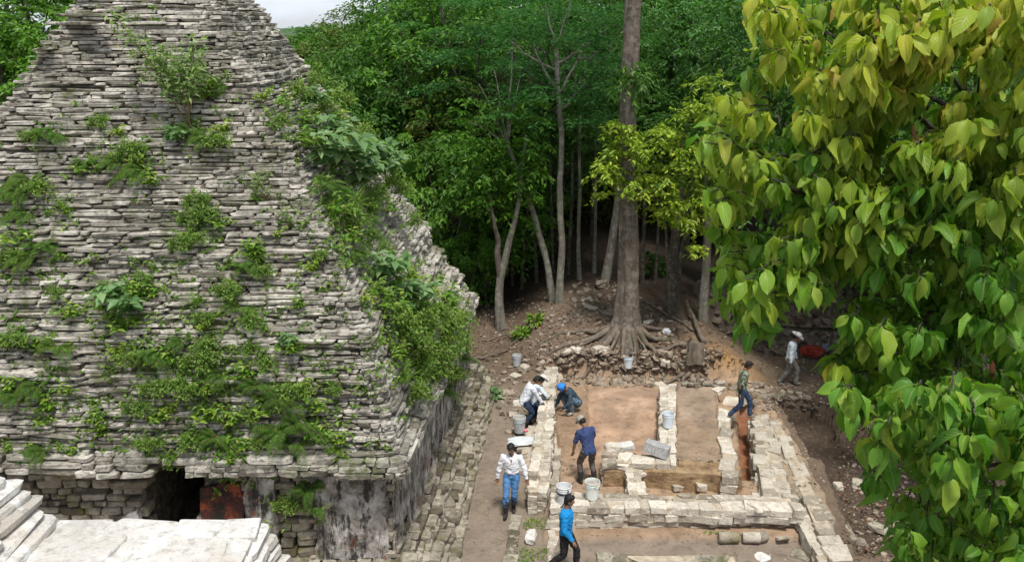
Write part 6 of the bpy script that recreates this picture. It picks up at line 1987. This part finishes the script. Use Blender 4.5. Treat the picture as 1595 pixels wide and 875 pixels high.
stone(1176, 792, .56, (.16, .40, .10), 'narrow slab lying end on at the foot of the red slot', 'dig_cream', rz=.3)
stone(827, 838, .03, (.20, .42, .12), 'upright oblong white block on the mossy strip by the path', 'white_stone', rz=1.45 - 1.57)
for i, (x, y, l, mt) in enumerate([(1135, 838, .42, 'column'), (1170, 838, .36, 'column'), (1187, 836, .2, 'column')]):
    a = at(x, y, .10); m = MB()
    tube(m, [(-l / 2, 0, 0), (-l / 2 + .02, 0, 0), (0, .01, 0), (l / 2 - .02, 0, 0), (l / 2, 0, 0)], [.09, .115, .12, .115, .10], 14, lump=.12, seed=i)
    o = m.build('column_drum', M['wall_stone'] if i != 1 else M['dig_stone'], smooth=True); o.location = (a[0], a[1], .12); o.rotation_euler = (0, 0, [.03, -.05, .5][i])
    tag(o, ['long brown stone cylinder, left of three lying below the front wall', 'yellowish stone cylinder in the middle of three below the front wall', 'short stubby stone cylinder, right of three below the front wall'][i], 'column piece', 'column pieces lying on the terrace')
big = [(802, 590, (.34, .24, .16), 'dig_stone', 'ochre block just below the small grey bucket'), (817, 577, (.28, .26, .2), 'dig_stone', 'ochre block right of the small grey bucket'),
       (792, 612, (.3, .22, .1), 'rubble', 'flat reddish stone left of the hatted man'), (776, 612, (.24, .2, .1), 'dig_cream', 'pale stone at the head of the temple kerb'),
       (805, 630, (.3, .2, .1), 'dig_cream', 'flat cream stone behind the tall greyish bucket'), (800, 648, (.3, .24, .12), 'dig_stone', 'buff stone left of the checked shirt man legs'),
       (882, 556, (.30, .24, .14), 'dig_cream', 'pinkish white stone on the mound lip above the long wall'), (897, 553, (.34, .2, .12), 'dig_cream', 'sloping pale slab next to the pinkish white stone'),
       (930, 548, (.34, .28, .18), 'dig_stone', 'yellow ochre boulder at the left roots of great tree'), (942, 545, (.34, .22, .14), 'dig_cream', 'cream stone touching the yellow ochre boulder'),
       (1036, 575, (.30, .26, .2), 'dig_cream', 'pinkish stone left of the stump on the lip'), (1030, 605, (.3, .3, .15), 'dig_stone', 'grey brown stone at the head of the partition wall'),
       (937, 446, (.62, .4, .22), 'plinth_stone', 'large rounded pale boulder at the foot of thick leaning trunk'), (1010, 502, (.34, .2, .1), 'dig_cream', 'flat white stone right of the great tree base'),
       (920, 480, (.5, .3, .12), 'dig_stone', 'flat slab among the roots left of great tree'), (940, 487, (.62, .26, .1), 'plinth_stone', 'long grey slab touching great tree roots'), (915, 470, (.34, .26, .1), 'dig_stone', 'buff slab upper left of great tree roots'),
       (1122, 598, (.26, .24, .12), 'dig_stone', 'square stone on the bank left of the striding man'), (1118, 618, (.3, .26, .2), 'dig_cream', 'pointed pale stone at the head of slab wall'),
       (1140, 628, (.44, .3, .12), 'dig_cream', 'broad white slab behind the striding man'), (1160, 630, (.3, .2, .12), 'plinth_stone', 'mossy slab right behind the striding man'),
       (1195, 618, (.5, .2, .1), 'wall_stone', 'mossy slab at the left head of the dark pit'), (1212, 618, (.3, .2, .1), 'plinth_stone', 'grey slab tilted over the dark pit edge'), (1182, 600, (.34, .2, .12), 'rubble', 'brown stone on the bank above the dark pit'),
       (1335, 755, (.3, .26, .14), 'plinth_stone', 'pale stone in dark soil beside the lower kerb'), (1368, 825, (.4, .3, .16), 'plinth_stone', 'grey stone under the lowest hanging leaves'), (1330, 845, (.5, .28, .12), 'wall_stone', 'mossy grey slab jutting right from lower kerb end'),
       (1306, 760, (.28, .22, .14), 'dig_stone', 'yellowish stone on the bank right of outer kerb'), (1218, 838, (.3, .3, .05), 'plinth_stone', 'flat grey flagstone right of the stone cylinders'), (1185, 868, (.26, .34, .06), 'white_stone', 'ragged white stone at the bottom edge below cylinders'),
       (1250, 865, (.4, .34, .05), 'plinth_stone', 'flat brown flagstone at the bottom right corner of terrace'), (1392, 700, (.3, .2, .2), 'white_stone', 'white stone glimpsed between the hanging leaves'), (1432, 712, (.3, .24, .2), 'white_stone', 'second white stone glimpsed between hanging leaves further right')]
for x, y, d, mt, lb in big:
    g_ = ground_at(x, y)
    o = stone(x, y, g_[2], d, lb, mt, tilt=.15); o.location = (g_[0], g_[1], g_[2] - .02)

# rubble nobody could count
def scatter_px(pg, n, rng):
    pg = np.array(pg, float); lo, hi = pg.min(0), pg.max(0); out = []
    while len(out) < n:
        q = rng.uniform(lo, hi, (n, 2)); k = inside(pg, q[:, 0], q[:, 1]); out += list(q[k])
    return np.array(out[:n])
ZR = [([(830, 500), (900, 455), (960, 440), (960, 540), (1060, 540), (1110, 580), (1110, 596), (860, 592), (840, 570)], 750, .04, .17, 2.2),
      ([(880, 440), (960, 440), (1060, 500), (1060, 540), (960, 530), (900, 500)], 200, .04, .26, 1.8),
      ([(865, 560), (1120, 566), (1118, 604), (866, 602)], 480, .04, .26, 1.8),
      ([(735, 560), (850, 560), (850, 620), (800, 700), (780, 640), (740, 620)], 300, .03, .20, 2.2),
      ([(745, 480), (860, 450), (860, 560), (740, 560)], 420, .03, .13, 2.2),
      ([(1060, 500), (1200, 560), (1230, 640), (1300, 640), (1420, 700), (1440, 600), (1300, 560), (1250, 520), (1120, 500)], 800, .02, .11, 2.8),
      ([(1320, 660), (1480, 640), (1560, 875), (1340, 875), (1300, 760)], 900, .03, .16, 2.4),
      ([(1170, 640), (1190, 640), (1235, 775), (1190, 775)], 80, .03, .12, 1.5),
      ([(1195, 640), (1230, 640), (1290, 760), (1240, 760)], 140, .02, .08, 1.5),
      ([(862, 700), (1150, 700), (1200, 780), (862, 780)], 480, .012, .08, 2.0),
      ([(880, 832), (1270, 832), (1270, 890), (880, 890)], 260, .012, .05, 1.8),
      ([(720, 640), (800, 640), (790, 875), (700, 875)], 220, .012, .04, 1.8),
      ([(1120, 595), (1230, 600), (1280, 650), (1180, 640)], 260, .04, .2, 1.6)]
m = MB(); rr_ = np.random.default_rng(99)
Cs, Ds = [], []
def ground_many(q):
    r = np.array([ray(x, y) for x, y in q])
    t = (0.3 - CAM_H) / r[:, 2]
    t = np.minimum(t, 60)
    for _ in range(14):
        X, Y = r[:, 0] * t, r[:, 1] * t
        break
    ts = np.linspace(13, 60, 900)
    for i in range(len(r)):
        X, Y = r[i, 0] * ts, r[i, 1] * ts
        t[i] = ts[np.argmax(CAM_H + r[i, 2] * ts < hgrid(X, Y))]
    X, Y = r[:, 0] * t, r[:, 1] * t
    return np.column_stack([X, Y, hgrid(X, Y)])
for pg, n, a, b_, pw in ZR:
    q = scatter_px(pg, n, rr_); G_ = ground_many(q)
    sz = a + (b_ - a) * rr_.uniform(0, 1, n) ** pw * 1.0
    G_[:, 2] += sz * .12
    Cs.append(G_); Ds.append(np.column_stack([sz * rr_.uniform(.8, 1.3, n), sz * rr_.uniform(.6, 1.0, n), sz * rr_.uniform(.25, .65, n)]))
C = np.concatenate(Cs); D = np.concatenate(Ds)
A, B, U = rand_axes(len(C), rr_, .22)
stones(m, C, A, B, U, D, rr_, .25, low=True)
o = m.build('rubble', M['rubble']); tag(o, 'small broken stones strewn over mound, banks and trenches', 'rubble', kind='stuff')
# heap of rubble behind the hatted man
m = MB(); hc_ = ground_at(1235, 560)
n = 620
u = rr_.uniform(-1, 1, (n, 2)); 
X = hc_[0] + .3 + u[:, 0] * 2.6; Y = hc_[1] + 1.9 + u[:, 1] * 1.6
hgt = np.clip(1.5 * (1 - u[:, 0] ** 2 * .6) * (1 - np.clip(-u[:, 1], 0, 1)) , 0, 1.5)
Z = terrain(X, Y)[0] + np.clip(hgt, 0.03, 1.5) + rr_.normal(0, .05, n)
sz = rr_.uniform(.16, .48, n)
A, B, U = rand_axes(n, rr_, .35)
stones(m, np.column_stack([X, Y, Z]), A, B, U, np.column_stack([sz, sz * rr_.uniform(.5, .9, n), sz * rr_.uniform(.25, .5, n)]), rr_, .22, low=True)
bx_, by_ = np.meshgrid(np.linspace(-1.15, 1.15, 20), np.linspace(-1.1, 1.2, 16))
XX = hc_[0] + .3 + bx_ * 2.6; YY = hc_[1] + 1.9 + by_ * 1.6
ZZ = terrain(XX, YY)[0] + np.clip(1.5 * (1 - bx_ ** 2 * .6) * (1 - np.clip(-by_, 0, 1)), 0, 1.5) - .1 - .6 * (np.abs(bx_) > 1.1)
kk = np.arange(15)[:, None] * 20 + np.arange(19)[None]
m.add(np.stack([XX, YY, ZZ], -1).reshape(-1, 3), np.stack([kk, kk + 1, kk + 21, kk + 20], -1).reshape(-1, 4))
o = m.build('rubble_heap', M['heap']); tag(o, 'dark heap of broken slabs piled behind the man in white hat', 'rubble heap', kind='stuff')
# leaf litter
m = MB(); ns = 5200
q = np.concatenate([scatter_px([(735, 470), (860, 430), (1160, 440), (1200, 560), (1120, 590), (860, 580), (735, 560)], 3200, rr_), scatter_px([(1180, 520), (1440, 560), (1500, 875), (1320, 875), (1290, 640), (1180, 620)], 2000, rr_)])
G_ = ground_many(q); G_[:, 2] += .012
an = rr_.uniform(0, 6.28, ns)
leaves(m, G_, np.column_stack([np.cos(an), np.sin(an), rr_.uniform(0, .3, ns)]), np.array([0, 0, 1.]) + rr_.normal(0, .3, (ns, 3)), rr_.uniform(.04, .12, ns), .5)
nl = NT('leaf litter'); M['litter'] = nl.finish(nl.ramp(isl(nl), [(0, (.03, .02, .013)), (.5, (.12, .075, .045)), (.85, (.25, .17, .10)), (1, (.34, .10, .05))]), .9)
o = m.build('leaf_litter', M['litter']); tag(o, 'fallen brown leaves on the forest floor and banks', 'leaf litter', kind='stuff')

# stump with roots
g_ = ground_at(1078, 566)
st = empty('tree_stump', tuple(g_)); tag(st, 'weathered grey tree stump with bare roots beside the orange earth heap', 'stump')
m = MB(); tube(m, [(0, 0, -.2), (0, 0, .05), (.02, 0, .22), (.03, 0, .42), (.05, 0, .50), (.06, 0, .47)], [.34, .27, .22, .20, .17, .08], 16, lump=.7, seed=5)
m.build('trunk', M['root'], st, smooth=True)
for i, pts in enumerate([[(-.15, -.1, .15), (-.5, -.35, .1), (-.9, -.6, .03), (-1.1, -1.0, .0)], [(.1, -.2, .15), (.1, -.6, .1), (-.1, -1.0, .05), (.0, -1.3, 0)], [(-.2, .0, .15), (-.7, .1, .12), (-1.4, .1, .02)], [(-.1, -.2, .2), (-.35, -.6, .18), (-.4, -1.1, .05)], [(.2, -.1, .12), (.5, -.5, .05), (.9, -.7, 0)]]):
    root_tube([(g_[0] + x, g_[1] + y, z_) for x, y, z_ in pts], .07, .02, st, g_, seed=30 + i)
# logs, poles, exposed roots
def lying(name, a, b, r, lab, mat='root', cat='log', lift=(.04, .04), seed=0):
    A0, B0 = ground_at(*a), ground_at(*b)
    s = np.linspace(0, 1, 16)[:, None]
    Q = A0 * (1 - s) + B0 * s; Q[:, 2] = np.maximum(Q[:, 2], hgrid(Q[:, 0], Q[:, 1]) - .01) + lift[0] * (1 - s[:, 0]) + lift[1] * s[:, 0]
    Q[:, :2] += .04 * np.column_stack([fbm(s[:, 0] * 4, seed, 0, 1), fbm(s[:, 0] * 4, seed, 3, 2)])
    m = MB(); tube(m, Q - A0, np.linspace(r, r * .65, 16), 8, lump=.2, seed=seed)
    o = m.build(name, M[mat], smooth=True); o.location = tuple(A0)
    return tag(o, lab, cat)
lying('fallen_log', (1096, 536), (1068, 480), .07, 'split fallen trunk lying up the mound right of great tree', lift=(.06, .25), seed=1)
lying('dead_branch', (1080, 518), (1000, 472), .035, 'long thin pole lying down from the great tree to the right', lift=(.05, .12), seed=2)
lying('dead_branch', (1060, 600), (1110, 602), .06, 'bleached log lying along the head of the right room', 'bark_pale', lift=(.05, .05), seed=3)
lying('dead_branch', (748, 560), (790, 548), .04, 'bent branch on the earth at the left foot of mound', lift=(.04, .06), seed=4)
lying('dead_branch', (790, 545), (830, 510), .02, 'thin stick leaning up the left slope of the mound', lift=(.03, .2), seed=5)
for i, (a, b, r) in enumerate([((880, 505), (930, 470), .05), ((890, 470), (930, 500), .05), ((850, 520), (905, 488), .03), ((905, 455), (935, 462), .05), ((900, 540), (955, 515), .035), ((842, 500), (880, 480), .04), ((1020, 540), (1060, 560), .03), ((1010, 525), (1050, 545), .025), ((760, 530), (850, 500), .03), ((880, 455), (860, 490), .04)]):
    lying('exposed_root', a, b, r, 'exposed root on the mound, %s of ten counting from nearest the long wall' % ORD[i], cat='root', lift=(.0, .02), seed=50 + i)['group'] = 'exposed roots on the mound'
# plastic bag, red sack, plastic sheet, yellow strap
def crumple(name, px, py, dims, mat, lab, cat, seed=0, z=None):
    g_ = ground_at(px, py) if z is None else np.array([*at(px, py, z), z])
    m = MB(); th = np.linspace(.05, math.pi - .05, 22); ph = np.arange(34) / 34 * 2 * math.pi
    T, Pp = np.meshgrid(th, ph, indexing='ij')
    r = 1 + .5 * fbm(np.sin(T) * np.cos(Pp) * 2.2 + seed, np.sin(T) * np.sin(Pp) * 2.2, np.cos(T) * 2.2, seed)
    V = np.stack([np.sin(T) * np.cos(Pp) * r * dims[0] / 2, np.sin(T) * np.sin(Pp) * r * dims[1] / 2, (np.cos(T) * r * .5 + .45) * dims[2]], -1).reshape(-1, 3)
    F = [(i * 34 + j, (i + 1) * 34 + j, (i + 1) * 34 + (j + 1) % 34, i * 34 + (j + 1) % 34) for i in range(21) for j in range(34)]
    m.add(V, F); o = m.build(name, mat); o.location = (g_[0], g_[1], g_[2]); return tag(o, lab, cat)
M['bag_white'] = plastic('thin white plastic', (.74, .76, .78), .2)
M['sheet'] = plastic('cloudy plastic sheet', (.62, .66, .68), .4)
M['red_sack'] = cloth('red woven sack', (.24, .035, .02), .3)
M['striped'] = cloth('striped woven bag', (.12, .16, .24), .2, check=(.6, .6, .6))
M['yellow_strap'] = plain('yellow strap', (.55, .50, .04), .7)
M['pink'] = plain('pink plastic scrap', (.75, .25, .30), .6)
crumple('plastic_bag', 1038, 520, (.26, .2, .2), M['bag_white'], 'crumpled white plastic bag on the mound right of great tree', 'bag', 1)
hz_ = ground_at(1262, 575)
o = crumple('red_sack', 1264, 560, (.75, .45, .35), M['red_sack'], 'red sack lying on the rubble behind the hatted man', 'sack', 2); o.location.z += .15
o = crumple('striped_bag', 1288, 555, (.42, .3, .3), M['striped'], 'blue striped bag next to the red sack', 'bag', 3); o.location.z += .15
crumple('plastic_sheet', 815, 690, (.75, .45, .14), M['sheet'], 'crumpled cloudy plastic sheet in front of the tall greyish bucket', 'plastic sheet', 4, z=.14)
crumple('plastic_scrap', 819, 671, (.12, .1, .06), M['pink'], 'tiny pink plastic scrap beside the tall greyish bucket', 'scrap', 5, z=.18)
a = at(928, 800, .30); m = MB()
tube(m, [(-.16, .02, .12), (-.12, -.1, .0), (0, -.14, -.02), (.12, -.1, .02), (.14, .02, .14)], .016, 6); o = m.build('strap', M['yellow_strap']); o.location = (a[0], a[1] - .02, .32); tag(o, 'yellow strap hanging over the front wall below the stained bucket', 'strap')
# moss and grass on the strip by the path
m = MB(); k = 700
q = np.concatenate([scatter_px([(812, 855), (850, 855), (850, 890), (808, 890)], 300, rr_), scatter_px([(818, 808), (852, 808), (850, 825), (815, 825)], 160, rr_), scatter_px([(1100, 828), (1135, 828), (1135, 834), (1098, 834)], 60, rr_), scatter_px([(700, 850), (712, 850), (770, 630), (764, 630)], 180, rr_)])
G_ = ground_many(q); an = rr_.uniform(0, 6.28, len(q))
leaves(m, G_, np.column_stack([np.cos(an), np.sin(an), rr_.uniform(.4, 1.5, len(q))]), np.tile([0, 0, 1.], (len(q), 1)) + rr_.normal(0, .5, (len(q), 3)), rr_.uniform(.03, .09, len(q)), .3)
o = m.build('moss_tufts', M['herb']); tag(o, 'short green moss and grass on the strip beside the path', 'moss', kind='stuff')
